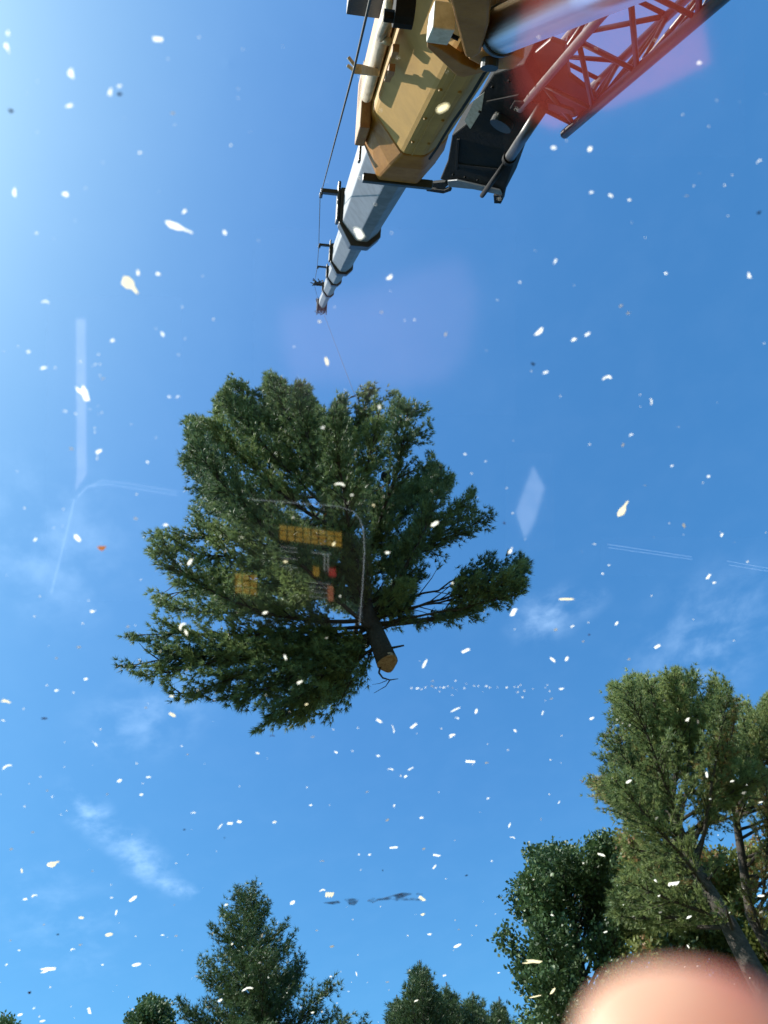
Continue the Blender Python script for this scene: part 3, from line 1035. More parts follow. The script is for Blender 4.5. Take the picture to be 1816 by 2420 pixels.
def small(name, label, cat, apex, halfw, dist, spec, mat, seed, shape='cone', h=420):
    ax, ay = apex
    r = random.Random(seed)
    L, Rr = [], []
    n = 9
    for i in range(n):
        f = i / (n - 1)
        ww = halfw * (min(1, f * 2.4) ** 0.72 if shape == 'cone' else min(1, (f * 3.2)) ** 0.6)
        for lst, s in ((L, -1), (Rr, 1)):
            lst.append((ax + s * ww * r.uniform(0.85, 1.1) + f * 12, ay + f * h + r.uniform(-4, 4)))
            if i < n - 1:
                lst.append((ax + s * ww * 0.72 + f * 12, ay + (f + 0.4 / n) * h))
    poly = L[::-1] + Rr
    t = trunk_at([(ax + 20, ay + h + 60), (ax + 8, ay + h * 0.5), (ax, ay + 3)], dist)
    tree(name, label, cat, t, 0.16, 0.02, poly, spec, mat, M['bark'], group='standing trees round the site', seed=seed)


specE = dict(specD, n=80, t0=0.66, lv=(0.7, 1.1), len=lambda r: min(3.0, 5.6 * (1 - r) + 0.35), rise0=0.1, rise1=1.05)
specF = dict(specC, n=70, t0=0.66, len=lambda r: 2.6, blade=0.12, bw=0.04)
small('pine_tree', 'dark pine crown in front, tallest of the clump at the bottom right', 'pine tree', (992, 2266), 72, 26.0, specE, M['spruce'], 31, h=300)
small('pine_tree', 'pine crown in the middle of the clump at the bottom right', 'pine tree', (1055, 2318), 66, 29.0, specE, M['spruce'], 32, h=300)
small('pine_tree', 'lower pine crown beside the broad-leaved tree at the bottom', 'pine tree', (1118, 2340), 70, 31.0, specE, M['spruce'], 33, h=280)
small('pine_tree', 'pine shoulder at the left of the clump, lower right of centre', 'pine tree', (938, 2348), 52, 28.0, specE, M['spruce'], 34, h=260)
small('pine_tree', 'small pine crown low at the right end of the bottom clump', 'pine tree', (1180, 2352), 46, 30.0, specE, M['spruce'], 37, h=260)
small('broadleaf_tree', 'round-topped tree low beside the pointed conifer on its left', 'tree', (358, 2346), 66, 27.0, specF, M['leaf'], 35, 'dome', h=240)
small('broadleaf_tree', 'tree whose top just shows in the bottom left corner', 'tree', (10, 2392), 46, 30.0, specF, M['leaf'], 36, 'dome', h=240)

# the wood that closes in the site, too far down to show in the picture
rng = np.random.default_rng(77)
C, T = [], []
for k in range(170):
    a = 2 * math.pi * k / 170 + rng.normal() * 0.02
    R_ = rng.uniform(41, 58)
    H_ = rng.uniform(12.5, 16.5)
    wv = rng.uniform(2.2, 3.6)
    n_ = 260
    zz_ = rng.uniform(0.02, 1.0, n_)
    rad = wv * np.sqrt(np.clip(1.08 - zz_, 0, 1)) * rng.uniform(0.5, 1.0, n_)
    th = rng.uniform(0, 6.283, n_)
    C.append(np.stack([math.sin(a) * R_ + rad * np.cos(th), math.cos(a) * R_ + rad * np.sin(th), zz_ * H_], 1))
    T.append(np.full(n_, rng.uniform(0.1, 0.8)))
C = np.concatenate(C)
o = clump_mesh('woodland', M['leaf'], None, C, unit(rng.normal(size=C.shape)), np.concatenate(T), 2, 0.9, 0.42, 1.0, True)
tag(o, 'dense green woodland closing in the clearing on all sides', 'woodland', kind='stuff')

# ------------------------------------------------------------------ cab window
PN = (Vector((0, 0, 1)) - 0.10 * Vector((0, 1, 0))).normalized()       # outward normal of the roof glass
PD = 0.50                                                              # its distance above the eye
p_x = Vector((0, 1, 0)).cross(PN).normalized()
p_y = PN.cross(p_x)
PO = EYE + PN * PD


def on_glass(px, py, lift=0.0):
    d = ray(px, py)
    return EYE + d * ((PD + lift) / d.dot(PN))


clear = bpy.data.materials.new('clear_glass')
clear.use_nodes = True
nt = clear.node_tree
nt.nodes.clear()
o_ = node(nt, 'ShaderNodeOutputMaterial')
t_ = node(nt, 'ShaderNodeBsdfTransparent')
t_.inputs['Color'].default_value = (0.985, 0.99, 0.99, 1)
nt.links.new(t_.outputs[0], o_.inputs['Surface'])
GX0, GX1, GY0, GY1 = -1.75, 1.75, -1.25, 2.45
TH = 0.006
PM = Matrix((p_x, p_y, PN)).transposed().to_4x4()
PM.translation = PO
mb = MB(PM)
mb.box((GX0, GY0, -TH), (GX1, GY1, 0.0))
mb.build('roof_window', clear, crane)
mb = MB(PM)
for lo, hi in (((GX0 - 0.08, GY0 - 0.08, -0.04), (GX0, GY1 + 0.08, 0.02)), ((GX1, GY0 - 0.08, -0.04), (GX1 + 0.08, GY1 + 0.08, 0.02)),
               ((GX0, GY0 - 0.08, -0.04), (GX1, GY0, 0.02)), ((GX0, GY1, -0.04), (GX1, GY1 + 0.08, 0.02))):
    mb.box(lo, hi)
for x in (GX0 - 0.06, GX1 + 0.0):
    for y in (GY0 - 0.06, GY1 + 0.0):
        mb.box((x, y, -1.9), (x + 0.06, y + 0.06, -0.04))
mb.build('cab_frame', M['black'], crane, bevel=0.008)

# sheets added to give the clear glass reflections, and the sunlit cab things mirrored
film = bpy.data.materials.new('added_glass_reflection')
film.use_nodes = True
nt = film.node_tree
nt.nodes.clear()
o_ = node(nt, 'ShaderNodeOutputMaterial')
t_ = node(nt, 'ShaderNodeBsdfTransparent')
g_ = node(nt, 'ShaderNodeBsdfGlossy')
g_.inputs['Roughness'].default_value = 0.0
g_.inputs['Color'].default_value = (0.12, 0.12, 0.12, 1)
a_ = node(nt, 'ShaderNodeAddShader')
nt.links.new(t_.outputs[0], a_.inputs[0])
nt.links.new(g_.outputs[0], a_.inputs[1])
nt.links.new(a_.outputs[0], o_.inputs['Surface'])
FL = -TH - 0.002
refl_mats = {}


def reflection_sheet(x0, y0, x1, y1, rough=0.0):  # added sheet, stands in for reflection by the pane over one patch
    if rough not in refl_mats:
        refl_mats[rough] = film.copy()
        refl_mats[rough].node_tree.nodes['Glossy BSDF'].inputs['Roughness'].default_value = rough
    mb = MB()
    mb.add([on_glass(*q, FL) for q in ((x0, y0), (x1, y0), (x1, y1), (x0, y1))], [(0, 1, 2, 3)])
    mb.build('added_reflection_sheet', refl_mats[rough], crane)


def mirrored(px, py, below):
    """point inside the cab, `below` metres under the eye, that the added sheet mirrors to this pixel"""
    d = ray(px, py)
    k = d.dot(PN)
    h_ = EYE + d * ((PD + FL) / k)
    r = d - PN * (2 * k)
    return h_ + r * ((PD + FL + below) / k)


def cab_thing(pixels, below, thick, mat, name, parent=None):
    mb = MB()
    mb.prism([mirrored(x, y, below) for x, y in pixels], PN * -thick)
    return mb.build(name, mat, parent)


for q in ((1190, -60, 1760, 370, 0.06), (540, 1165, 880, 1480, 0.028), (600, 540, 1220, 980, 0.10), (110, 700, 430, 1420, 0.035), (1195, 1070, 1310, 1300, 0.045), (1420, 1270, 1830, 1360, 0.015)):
    reflection_sheet(*q)
mb = MB(PM)
mb.box((GX0 - 0.5, GY0 - 1.5, -1.95), (GX1 + 1.5, GY1 + 2.5, -1.90))
mb.build('cab_floor', material('black_rubber_mat', (0.006, 0.006, 0.006), 0.95, spec=0.1), crane)
jk = cab_thing([(1290, -120), (1258, 20), (1232, 160), (1245, 240), (1262, 285), (1310, 305), (1360, 285), (1400, 262), (1452, 254), (1560, 210), (1680, 150), (1665, 60), (1640, -120)], 0.50, 0.05,
               material('red_work_jacket', (0.66, 0.085, 0.055), 0.85, noise=(14.0, 0.4, 0.7), second=(0.5, 0.05, 0.05), bump=0.5, bump_scale=22), 'work_jacket')
tag(jk, 'red work jacket in the cab, mirrored in the glass over the lattice jib', 'jacket')
sh = cab_thing([(668, 735), (760, 712), (860, 690), (1000, 645), (1100, 612), (1128, 700), (1105, 830), (1050, 900), (960, 912), (760, 905), (690, 900), (672, 820)], 0.62, 0.05,
               material('mauve_cloth', (0.25, 0.15, 0.20), 0.9, noise=(6.0, 0.35, 0.7), second=(0.14, 0.085, 0.12), bump=0.4, bump_scale=18), 'folded_cloth')
tag(sh, 'mauve cloth in the cab mirrored faintly in the sky under the boom tip', 'cloth')
tr_ = cab_thing([(180, 755), (202, 755), (205, 1120), (196, 1135), (178, 1160), (182, 1110)], 0.55, 0.02, material('pale_trim', (0.52, 0.45, 0.46), 0.6, noise=(20.0, 0.4, 0.8), second=(0.28, 0.24, 0.25)), 'door_trim', crane)
pc = cab_thing([(1261, 1102), (1288, 1152), (1262, 1238), (1241, 1274), (1220, 1213)], 0.6, 0.004, material('grey_card', (0.50, 0.51, 0.53), 0.7, noise=(30.0, 0.4, 0.8), second=(0.24, 0.25, 0.28)), 'card')
tag(pc, 'pale card mirrored as a slim diamond right of the hanging pine', 'card')
rail_m = material('bright_rail', (0.75, 0.76, 0.78), 0.35, metal=0.6)
for pts in (((1437, 1286), (1635, 1316)), ((1440, 1294), (1636, 1322)), ((1720, 1326), (1830, 1345)), ((1724, 1335), (1830, 1352)), ((185, 1175), (205, 1152), (240, 1136), (300, 1142), (420, 1162)), ((215, 1150), (250, 1144), (420, 1170)), ((176, 1180), (160, 1250), (140, 1330), (122, 1400))):
    mb = MB()
    mb.tube([mirrored(x, y, 0.58) for x, y in pts], 0.0020, 6)
    mb.build('window_trim', rail_m, crane)
mb = MB()
mb.tube([mirrored(x, y, 0.60) for x, y in ((595, 1180), (700, 1188), (800, 1196), (835, 1208), (852, 1228), (860, 1255), (862, 1300), (858, 1380), (850, 1475))], 0.0022, 8)
mb.build('grab_rail', rail_m, crane)
pan = cab_thing([(580, 1232), (868, 1262), (838, 1446), (545, 1420)], 0.66, 0.03, material('dark_console', (0.008, 0.008, 0.008), 0.8, noise=(30.0, 0.4, 0.8), second=(0.014, 0.014, 0.014), spec=0.1), 'control_panel', crane)
key_m = material('yellow_key', (0.52, 0.28, 0.03), 0.5, noise=(60.0, 0.4, 0.8), second=(0.30, 0.15, 0.015))
grey_m = material('grey_key', (0.35, 0.35, 0.34), 0.5)


def key(cx, cy, w_, h_, m_, below=0.645, name='button'):
    cab_thing([(cx - w_ / 2, cy - h_ / 2), (cx + w_ / 2, cy - h_ / 2 + w_ * 0.1), (cx + w_ / 2, cy + h_ / 2 + w_ * 0.1), (cx - w_ / 2, cy + h_ / 2)], below, 0.012, m_, name, pan)


for i in range(8):
    for j in range(3):
        key(670 + i * 18.6, 1246 + j * 12.2 + i * 2.3, 15.5, 10.2, key_m)
for i in range(3):
    for j in range(3):
        key(564 + i * 18, 1361 + j * 16.5 + i * 2, 15, 13, key_m)
for cx, cy, w_, h_ in ((684, 1292, 40, 2), (684, 1302, 40, 2), (682, 1318, 40, 2), (682, 1338, 42, 2), (760, 1306, 46, 3), (768, 1330, 3, 40), (776, 1330, 3, 40), (758, 1376, 50, 2), (756, 1386, 50, 2), (756, 1398, 48, 2), (755, 1410, 46, 2)):
    key(cx, cy, w_, h_, grey_m, name='panel_line')
key(748, 1350, 14, 22, key_m)
key(786, 1352, 16, 20, material('red_key', (0.5, 0.03, 0.03), 0.5))
key(782, 1402, 13, 36, material('orange_label', (0.5, 0.16, 0.08), 0.6), name='panel_label')

# ------------------------------------------------------------------ wood chips on the glass


def chip_material(name, col_, trans, hole=0.0):
    m = bpy.data.materials.new(name)
    m.use_nodes = True
    nt = m.node_tree
    nt.nodes.clear()
    out = node(nt, 'ShaderNodeOutputMaterial')
    g_ = node(nt, 'ShaderNodeNewGeometry')
    n = node(nt, 'ShaderNodeTexNoise')
    n.inputs['Scale'].default_value = 220.0
    n.inputs['Detail'].default_value = 4.0
    nt.links.new(g_.outputs['Position'], n.inputs['Vector'])
    mx = node(nt, 'ShaderNodeMix', data_type='RGBA')
    mx.inputs['A'].default_value = (*col_, 1)
    mx.inputs['B'].default_value = (col_[0] * 0.97, col_[1] * 0.92, col_[2] * 0.80, 1)
    nt.links.new(n.outputs['Fac'], mx.inputs['Factor'])
    d = node(nt, 'ShaderNodeBsdfDiffuse')
    t = node(nt, 'ShaderNodeBsdfTranslucent')
    nt.links.new(mx.outputs['Result'], d.inputs['Color'])
    nt.links.new(mx.outputs['Result'], t.inputs['Color'])
    s = node(nt, 'ShaderNodeMixShader')
    s.inputs['Fac'].default_value = trans
    nt.links.new(d.outputs[0], s.inputs[1])
    nt.links.new(t.outputs[0], s.inputs[2])
    if hole:
        tp = node(nt, 'ShaderNodeBsdfTransparent')
        s2 = node(nt, 'ShaderNodeMixShader')
        s2.inputs['Fac'].default_value = hole
        nt.links.new(s.outputs[0], s2.inputs[1])
        nt.links.new(tp.outputs[0], s2.inputs[2])
        s = s2
    nt.links.new(s.outputs[0], out.inputs['Surface'])
    return m


CM = {'w': chip_material('pale_wood_chip', (0.97, 0.97, 0.95), 0.85), 'y': chip_material('yellow_wood_chip', (0.97, 0.92, 0.76), 0.8),
      'g': chip_material('greyed_wood_chip', (0.72, 0.72, 0.70), 0.55),
      'h': chip_material('thin_wood_flake', (0.93, 0.93, 0.9), 0.8, 0.45),
      'o': chip_material('orange_leaf_scrap', (0.72, 0.42, 0.20), 0.6), 'd': chip_material('dark_bark_crumb', (0.06, 0.04, 0.04), 0.1),
      'r': chip_material('brown_bud_scale', (0.22, 0.06, 0.05), 0.3)}


def chip_mesh(kind, seed):
    """flake outline in a unit box (x long axis), slightly dished sheet"""
    r = random.Random(seed)
    if kind == 'flake':
        pts = [(math.cos(a) * 0.5 * r.uniform(0.5, 1.2), math.sin(a) * 0.5 * r.uniform(0.45, 1.2)) for a in [2 * math.pi * k / 10 + r.uniform(-0.2, 0.2) for k in range(10)]]
    elif kind == 'sliver':
        pts = [(-0.5, -0.25), (-0.2, -0.5), (0.25, -0.35), (0.5, 0.05), (0.3, 0.4), (-0.1, 0.5), (-0.4, 0.3)]
        pts = [(x + r.uniform(-0.05, 0.05), y + r.uniform(-0.15, 0.15)) for x, y in pts]
    elif kind == 'tail':
        pts = [(-0.5, -0.1), (-0.35, -0.45), (-0.05, -0.5), (0.15, -0.25), (0.5, -0.12), (0.5, 0.05), (0.15, 0.1), (0.0, 0.42), (-0.3, 0.5)]
    elif kind == 'jag':
        pts = [(-0.5, -0.5), (0.5, -0.4), (0.45, 0.1), (0.3, 0.5), (0.2, 0.05), (0.0, 0.48), (-0.12, 0.0), (-0.3, 0.4), (-0.45, 0.05)]
    elif kind == 'curve':
        pts = [(-0.5, 0.4), (-0.3, -0.05), (0.0, -0.35), (0.3, -0.3), (0.5, 0.15), (0.45, 0.45), (0.2, 0.1), (-0.05, 0.05), (-0.3, 0.35)]
    elif kind == 'vee':
        pts = [(-0.5, -0.3), (-0.1, -0.5), (0.5, -0.4), (0.45, 0.1), (0.05, 0.15), (-0.2, 0.5), (-0.5, 0.5), (-0.2, 0.1)]
    else:   # block
        pts = [(-0.5, -0.4), (0.45, -0.5), (0.5, 0.4), (-0.42, 0.5)]
    th = 0.06
    n = len(pts)
    ph = r.uniform(0, 6.28)

    def zz(x, y):
        return 0.05 * math.sin(3 * x + ph) + 0.04 * (x * x)
    z0 = min(zz(x, y) for x, y in pts)
    v = [(x, y, zz(x, y) - z0) for x, y in pts] + [(x * 0.92, y * 0.92, zz(x, y) - z0 + th) for x, y in pts]
    f = [tuple(range(n))[::-1], tuple(range(n, 2 * n))] + [(i, (i + 1) % n, n + (i + 1) % n, n + i) for i in range(n)]
    me = bpy.data.meshes.new('chip_' + kind)
    me.from_pydata(v, [], f)
    return me


chip_cache = {}


def regions(x, y):
    if inside(pine_out, np.array([[x, y]]))[0]:
        return 'against the hanging pine'
    if inside(outA, np.array([[x, y]]))[0] or inside(outB, np.array([[x, y]]))[0] or inside(outC, np.array([[x, y]]))[0]:
        return 'against the right trees'
    if inside(outD, np.array([[x, y]]))[0]:
        return 'against the pointed conifer'
    if y < 900:
        return 'left of the boom' if x < 800 else 'right of the boom'
    if y < 1560:
        return 'left of the hanging pine' if x < 500 else 'right of the hanging pine'
    if y < 1830:
        return 'below the hanging pine'
    if x < 480:
        return 'near the lower left cloud'
    return 'above the bottom treetops'


CHIPS = """
19,78,18,13,80,f,w;17,113,28,15,50,f,w;169,175,30,25,90,f,w;164,250,26,15,-20,f,w;374,94,25,22,0,f,w;261,217,28,15,100,f,w;283,204,13,11,0,f,w;283,223,15,13,0,f,d;27,262,18,14,30,f,d;409,268,11,10,0,f,w;35,456,27,14,95,f,w;155,459,21,20,0,f,w;87,551,9,8,0,f,w;436,500,17,12,-50,f,w;532,550,14,12,60,f,w;332,361,10,8,0,f,w
107,713,20,15,30,f,w;327,645,20,14,80,f,w;375,648,13,12,0,f,w;68,831,12,11,0,f,w;103,870,20,10,-10,f,w;266,805,14,11,-30,f,w;385,790,19,12,60,f,w;243,895,10,9,0,f,w;154,972,10,9,0,f,w;169,1061,11,9,0,f,w;234,1067,17,10,-10,f,w;349,1092,8,8,0,f,w;420,938,10,9,0,f,w;401,938,8,8,0,f,w
84,1275,15,10,-50,f,w;184,1272,26,14,55,s,w;321,1226,9,9,0,f,w;392,1241,15,9,0,f,w;450,1328,22,11,-60,s,w;220,1445,15,10,-15,f,w;187,1530,10,8,-30,f,w;303,1481,9,5,-20,s,w;330,1559,6,5,0,f,w;134,1556,7,7,0,f,w
204,1605,13,7,-15,s,w;135,1632,12,7,0,f,w;14,1658,24,12,0,f,y;105,1698,19,7,-5,s,r;8,1703,10,5,0,f,w;346,1673,7,6,0,f,w;408,1689,22,11,25,s,y;406,1646,11,8,0,f,w;227,1760,14,6,55,s,w;643,1739,17,6,0,c,r;15,1812,30,12,-25,c,w;283,1845,14,8,-35,s,w;352,1837,15,5,0,s,w;335,1878,11,7,-25,s,w;254,1877,7,5,-60,f,w;112,1869,8,5,0,f,w;124,1883,7,5,-70,f,w;457,1921,13,7,0,f,w;609,1780,9,7,0,f,w;430,1763,6,5,0,f,w;444,1783,6,5,0,f,w;521,1953,21,3,-47,s,w;544,1946,15,8,3,b,w;566,1942,11,9,20,b,w;650,1943,9,6,-30,s,w;436,1961,9,5,0,f,d;531,1980,5,5,0,f,d
52,2058,13,7,80,s,y;78,1967,9,4,0,s,w;27,2007,9,6,-10,f,w;80,2117,18,10,-20,c,w;60,2125,14,10,-20,f,w;315,2124,28,9,-38,s,w;275,2157,17,6,-80,s,w;193,2169,15,8,15,s,y;105,2185,8,5,-20,f,w;258,2209,22,10,-15,s,y;219,2059,6,5,0,f,w;137,2209,9,6,0,f,d;171,2244,14,9,-20,c,w;191,2233,10,6,-25,f,w;323,2280,26,9,-15,s,w;243,2280,9,6,0,f,w;70,2346,12,11,0,f,r;211,2389,16,14,90,f,w;48,2398,15,7,-25,s,w;81,2383,8,4,-40,s,w;101,2413,17,5,-15,s,w;521,2364,14,6,-35,s,w;549,2231,8,6,-60,f,w;620,2211,13,5,-70,s,w;535,2138,12,8,-25,f,w;692,2133,15,10,-50,s,w;385,2210,10,4,0,s,w;417,2212,9,4,5,s,w;614,2275,9,6,0,f,w;46,2246,6,5,-10,f,w;25,2223,8,4,-20,f,w;16,2280,8,4,-45,s,w;264,2122,7,5,10,f,w;413,2139,5,4,0,f,w;465,2307,11,4,5,s,w
902,738,9,8,0,f,w;1054,790,12,9,-70,f,w;756,760,8,8,0,f,y;897,962,13,10,80,f,w;764,1010,12,8,-20,f,w;1100,1074,8,7,0,f,w;1148,1090,6,5,0,f,w;833,1170,9,6,0,f,w;883,1194,8,6,60,f,y;1047,255,34,24,-20,f,y
1309,349,13,12,0,f,w;1395,352,14,13,-30,f,w;1794,381,15,10,-50,f,w;1398,455,11,10,0,f,w;1444,462,13,12,0,f,w;1488,473,9,8,0,f,w;1623,463,9,8,0,f,w;1795,502,14,11,-20,f,d;1653,149,14,12,0,f,w
1313,617,20,10,-65,f,w;1574,646,10,9,0,f,w;1772,652,19,14,75,f,w;1357,803,17,10,-20,f,w;1389,790,18,8,-30,s,w;1260,860,15,11,30,f,d;1290,880,17,9,-25,s,w;1540,948,17,10,70,f,w;1492,1028,10,8,0,f,w;1473,1051,12,9,-60,f,w;1589,1101,8,8,0,f,w;1675,1126,8,8,0,b,w;1525,1147,6,5,0,f,w;1469,723,11,10,0,f,w;1486,740,10,9,0,f,w;1229,667,8,7,0,f,w
1617,1242,13,8,70,s,w;1707,1264,11,7,-70,s,w;1405,1286,7,6,0,f,w;1425,1356,6,6,0,f,w;1440,1336,6,6,0,f,w;1675,1363,17,8,-55,b,w;1689,1377,9,8,0,f,w;1314,1488,13,11,-15,f,w;1353,1481,10,7,-20,f,w;1393,1500,8,7,0,f,r;1458,1473,13,6,-50,s,w;1554,1528,18,9,-25,b,w;1487,1558,11,8,-25,f,w;1307,1559,20,9,40,s,w;1340,1557,14,8,-65,s,w;1214,1447,24,14,-60,b,w;1328,1628,14,7,0,f,w;1304,1651,11,6,-10,f,w;1283,1685,15,4,-70,s,w;1399,1698,14,6,-25,s,w;1626,1701,13,11,-60,f,w;1650,1705,11,7,60,f,w;1218,1727,9,6,50,s,w;1570,1656,5,4,0,f,w;1379,1516,6,5,0,f,w
1028,1238,24,10,-30,s,w;917,1306,14,10,10,f,w;790,1286,12,9,-60,f,y;675,1328,9,8,0,f,y;627,1448,14,9,-10,f,w;675,1554,17,6,70,s,w;709,1613,16,10,-10,f,w;725,1665,9,7,0,f,y;1208,1301,19,11,-60,f,w;1070,1378,8,7,0,f,w;1101,1538,24,9,-25,b,w;1005,1568,30,8,-65,s,w;896,1704,16,11,10,f,w;930,1722,25,6,75,c,w;979,1716,19,11,-25,f,w;1077,1677,31,5,-28,s,w;1126,1681,15,7,-75,s,w;1081,1697,11,8,20,c,w;1069,1739,18,11,-15,v,w;1112,1800,27,8,4,b,w;1151,1803,10,7,-15,f,w;795,1778,11,6,25,s,w;740,1742,8,6,0,f,w;894,1787,8,7,0,f,w;833,1775,6,5,0,f,w;723,1723,6,4,-40,f,w;610,1780,9,6,0,f,w;1192,1236,9,8,20,f,r
973,1626,6,5,0,f,w;987,1627,9,5,0,f,w;1022,1622,7,5,0,f,w;1050,1625,8,5,10,f,w;1070,1626,5,4,0,f,w;1098,1627,5,4,0,f,w;1150,1622,6,5,0,f,w;1198,1625,7,5,0,f,w;1023,1610,6,5,0,f,w;1077,1609,5,4,0,f,w
924,1818,16,8,10,c,w;959,1835,11,10,-50,f,w;971,1817,19,3,-28,s,w;868,1872,8,5,0,f,w;735,1903,9,6,-15,f,w;932,1904,10,6,-80,f,w;916,1938,11,6,-40,s,w;997,1933,11,8,0,f,w;1154,1887,7,6,0,f,w;649,1943,10,6,-30,s,w;931,2003,23,6,-3,b,w;1003,2006,9,8,-20,f,w;1032,2022,20,8,10,j,w;874,2020,9,4,-20,s,w;849,2020,5,5,0,f,w;762,2035,13,6,0,c,w;1027,2049,15,6,-60,s,w;905,2057,8,4,80,f,d;1103,2069,9,4,-25,s,d;762,2104,17,9,-10,c,w;1016,2208,14,8,0,f,w;1082,2235,24,8,-25,s,w;785,2237,13,7,-25,s,w;843,2302,13,4,75,s,w;916,2321,10,4,-5,s,w;1051,2306,9,7,0,f,w;782,2308,7,6,-30,f,w;824,2343,5,4,0,f,w;1085,2197,5,5,0,f,w;1163,2035,5,5,0,f,w;739,2393,9,7,0,f,w;1179,2299,8,4,-10,s,w;984,2365,11,6,-35,s,w;1180,2412,8,6,0,f,w;749,2199,7,6,-20,f,w
1487,1847,18,9,-35,s,w;1671,1831,17,7,80,s,w;1758,1874,13,10,0,f,w;1731,1846,12,5,-15,s,w;1799,1896,15,4,-15,s,w;1422,2020,24,8,18,s,w;1558,2117,8,8,0,f,w;1550,2082,10,8,30,f,w;1629,2168,16,9,-25,f,w;1799,2117,18,7,5,s,w;1799,2156,9,7,0,f,w;1432,2203,10,6,-20,f,w;1319,2399,6,5,-40,f,w;1322,1896,11,3,-55,s,w;1279,1936,8,3,80,s,w;1627,2237,11,4,60,s,w;1552,1934,11,5,-55,s,w;1561,2156,8,4,0,s,w;1497,2166,6,5,-50,f,w;1379,2040,6,5,0,f,w;1305,2163,7,6,0,f,w;1205,1950,15,5,-70,s,w;1212,1979,15,6,15,c,w
"""
# the ones a viewer can tell apart
SPECIAL = [
    (423, 538, 84, 22, 22, 'tail', 'w', 'long white wood splinter with a notched end in the upper left sky'),
    (308, 675, 62, 38, 48, 'tail', 'y', 'broad yellowish wood chip with a thin tail left of the boom tip'),
    (197, 930, 48, 34, 70, 'vee', 'w', 'forked white wood chip left of the hanging pine'),
    (242, 1295, 26, 21, 10, 'flake', 'o', 'orange scrap of leaf on the glass left of the hanging pine'),
    (429, 1480, 26, 18, -50, 'curve', 'w', 'curled white shaving over the lower left of the hanging pine'),
    (440, 1495, 18, 9, 70, 'flake', 'w', 'small white chip just under the curled shaving'),
    (127, 2042, 36, 19, -20, 'tail', 'y', 'pointed yellow wood chip by the wispy cloud at the lower left'),
    (114, 2293, 46, 18, -6, 'vee', 'w', 'large pale split chip near the bottom left corner'),
    (584, 2337, 34, 12, -14, 'curve', 'w', 'curved white chip low on the pointed conifer'),
    (922, 655, 21, 14, -30, 'flake', 'w', 'bright white chip in the sky right of the boom tip'),
    (773, 854, 25, 12, 70, 'sliver', 'y', 'tan wood chip just above the hanging pine below the boom tip'),
    (803, 1144, 30, 13, 8, 'curve', 'w', 'white oblong chip high in the hanging pine crown'),
    (850, 552, 46, 34, 50, 'flake', 'w', 'large blurred white chip over the first black boom collar'),
    (1276, 783, 33, 16, -38, 'flake', 'w', 'bright oval chip in the sky right of the boom'),
    (1435, 892, 27, 17, -8, 'curve', 'w', 'bright arrow-like chip alone in the right hand sky'),
    (1474, 1203, 52, 22, -58, 'tail', 'y', 'spoon-shaped pale chip right of the hanging pine'),
    (1339, 1416, 45, 6, 0, 'sliver', 'y', 'straight thin tan splinter right of the hanging pine'),
    (779, 2116, 24, 20, -5, 'jag', 'y', 'jagged crown-shaped yellow chip above the bottom trees'),
    (997, 2124, 20, 13, 35, 'jag', 'y', 'notched yellowish chip at the right end of the grey smear'),
    (1000, 2161, 13, 12, 0, 'flake', 'y', 'round cream chip just below the notched chip'),
    (1592, 2090, 32, 15, -12, 'jag', 'w', 'ragged white chip over the brown branches of the right pine'),
    (1259, 2274, 46, 17, 5, 'vee', 'y', 'ragged yellow chip over the broad-leaved tree'),
    (1267, 2355, 38, 5, -12, 'sliver', 'y', 'thin yellow splinter low over the broad-leaved tree'),
    (1307, 2342, 23, 8, -55, 'sliver', 'y', 'slanting yellow splinter beside the fingertip'),
]
KN = {'f': 'flake', 's': 'sliver', 'c': 'curve', 'b': 'block', 'v': 'vee', 'j': 'jag'}
WORDS = {'flake': 'wood chip flake', 'sliver': 'thin wood sliver', 'curve': 'curved wood shaving', 'block': 'blocky wood chip', 'vee': 'forked wood chip', 'jag': 'jagged wood chip', 'tail': 'tailed wood chip'}


def place_chip(x, y, ln, wd, ang, kind, mcode, label, group=None, name='wood_chip', cat='wood chip'):
    s = random.randrange(4)
    key = (kind, s, mcode)
    if key not in chip_cache:
        me = chip_mesh(kind, hash((len(kind), s)) % 1000 + s)
        me.materials.append(CM[mcode])
        chip_cache[key] = me
    ln, wd = ln * 0.84, wd * 0.66
    o = bpy.data.objects.new(name, chip_cache[key])
    c = on_glass(x, y, 0.0006)
    # long axis in the glass plane that shows at the wanted angle in the picture
    a = math.radians(ang)
    q = on_glass(x + math.cos(a) * ln / 2, y + math.sin(a) * ln / 2, 0.0006)
    q2 = on_glass(x - math.sin(a) * wd / 2, y + math.cos(a) * wd / 2, 0.0006)
    ex = (q - c)
    ey = (q2 - c)
    L, Wd = 2 * ex.length, 2 * (ey - ex.normalized() * ey.dot(ex.normalized())).length
    exn = ex.normalized()
    eyn = PN.cross(exn)
    m = Matrix((exn * L, eyn * Wd, PN * max(0.004, min(L, Wd)) * 0.5)).transposed().to_4x4()
    m.translation = c
    col.objects.link(o)
    o.matrix_world = m
    tag(o, label, cat, group)
    return o


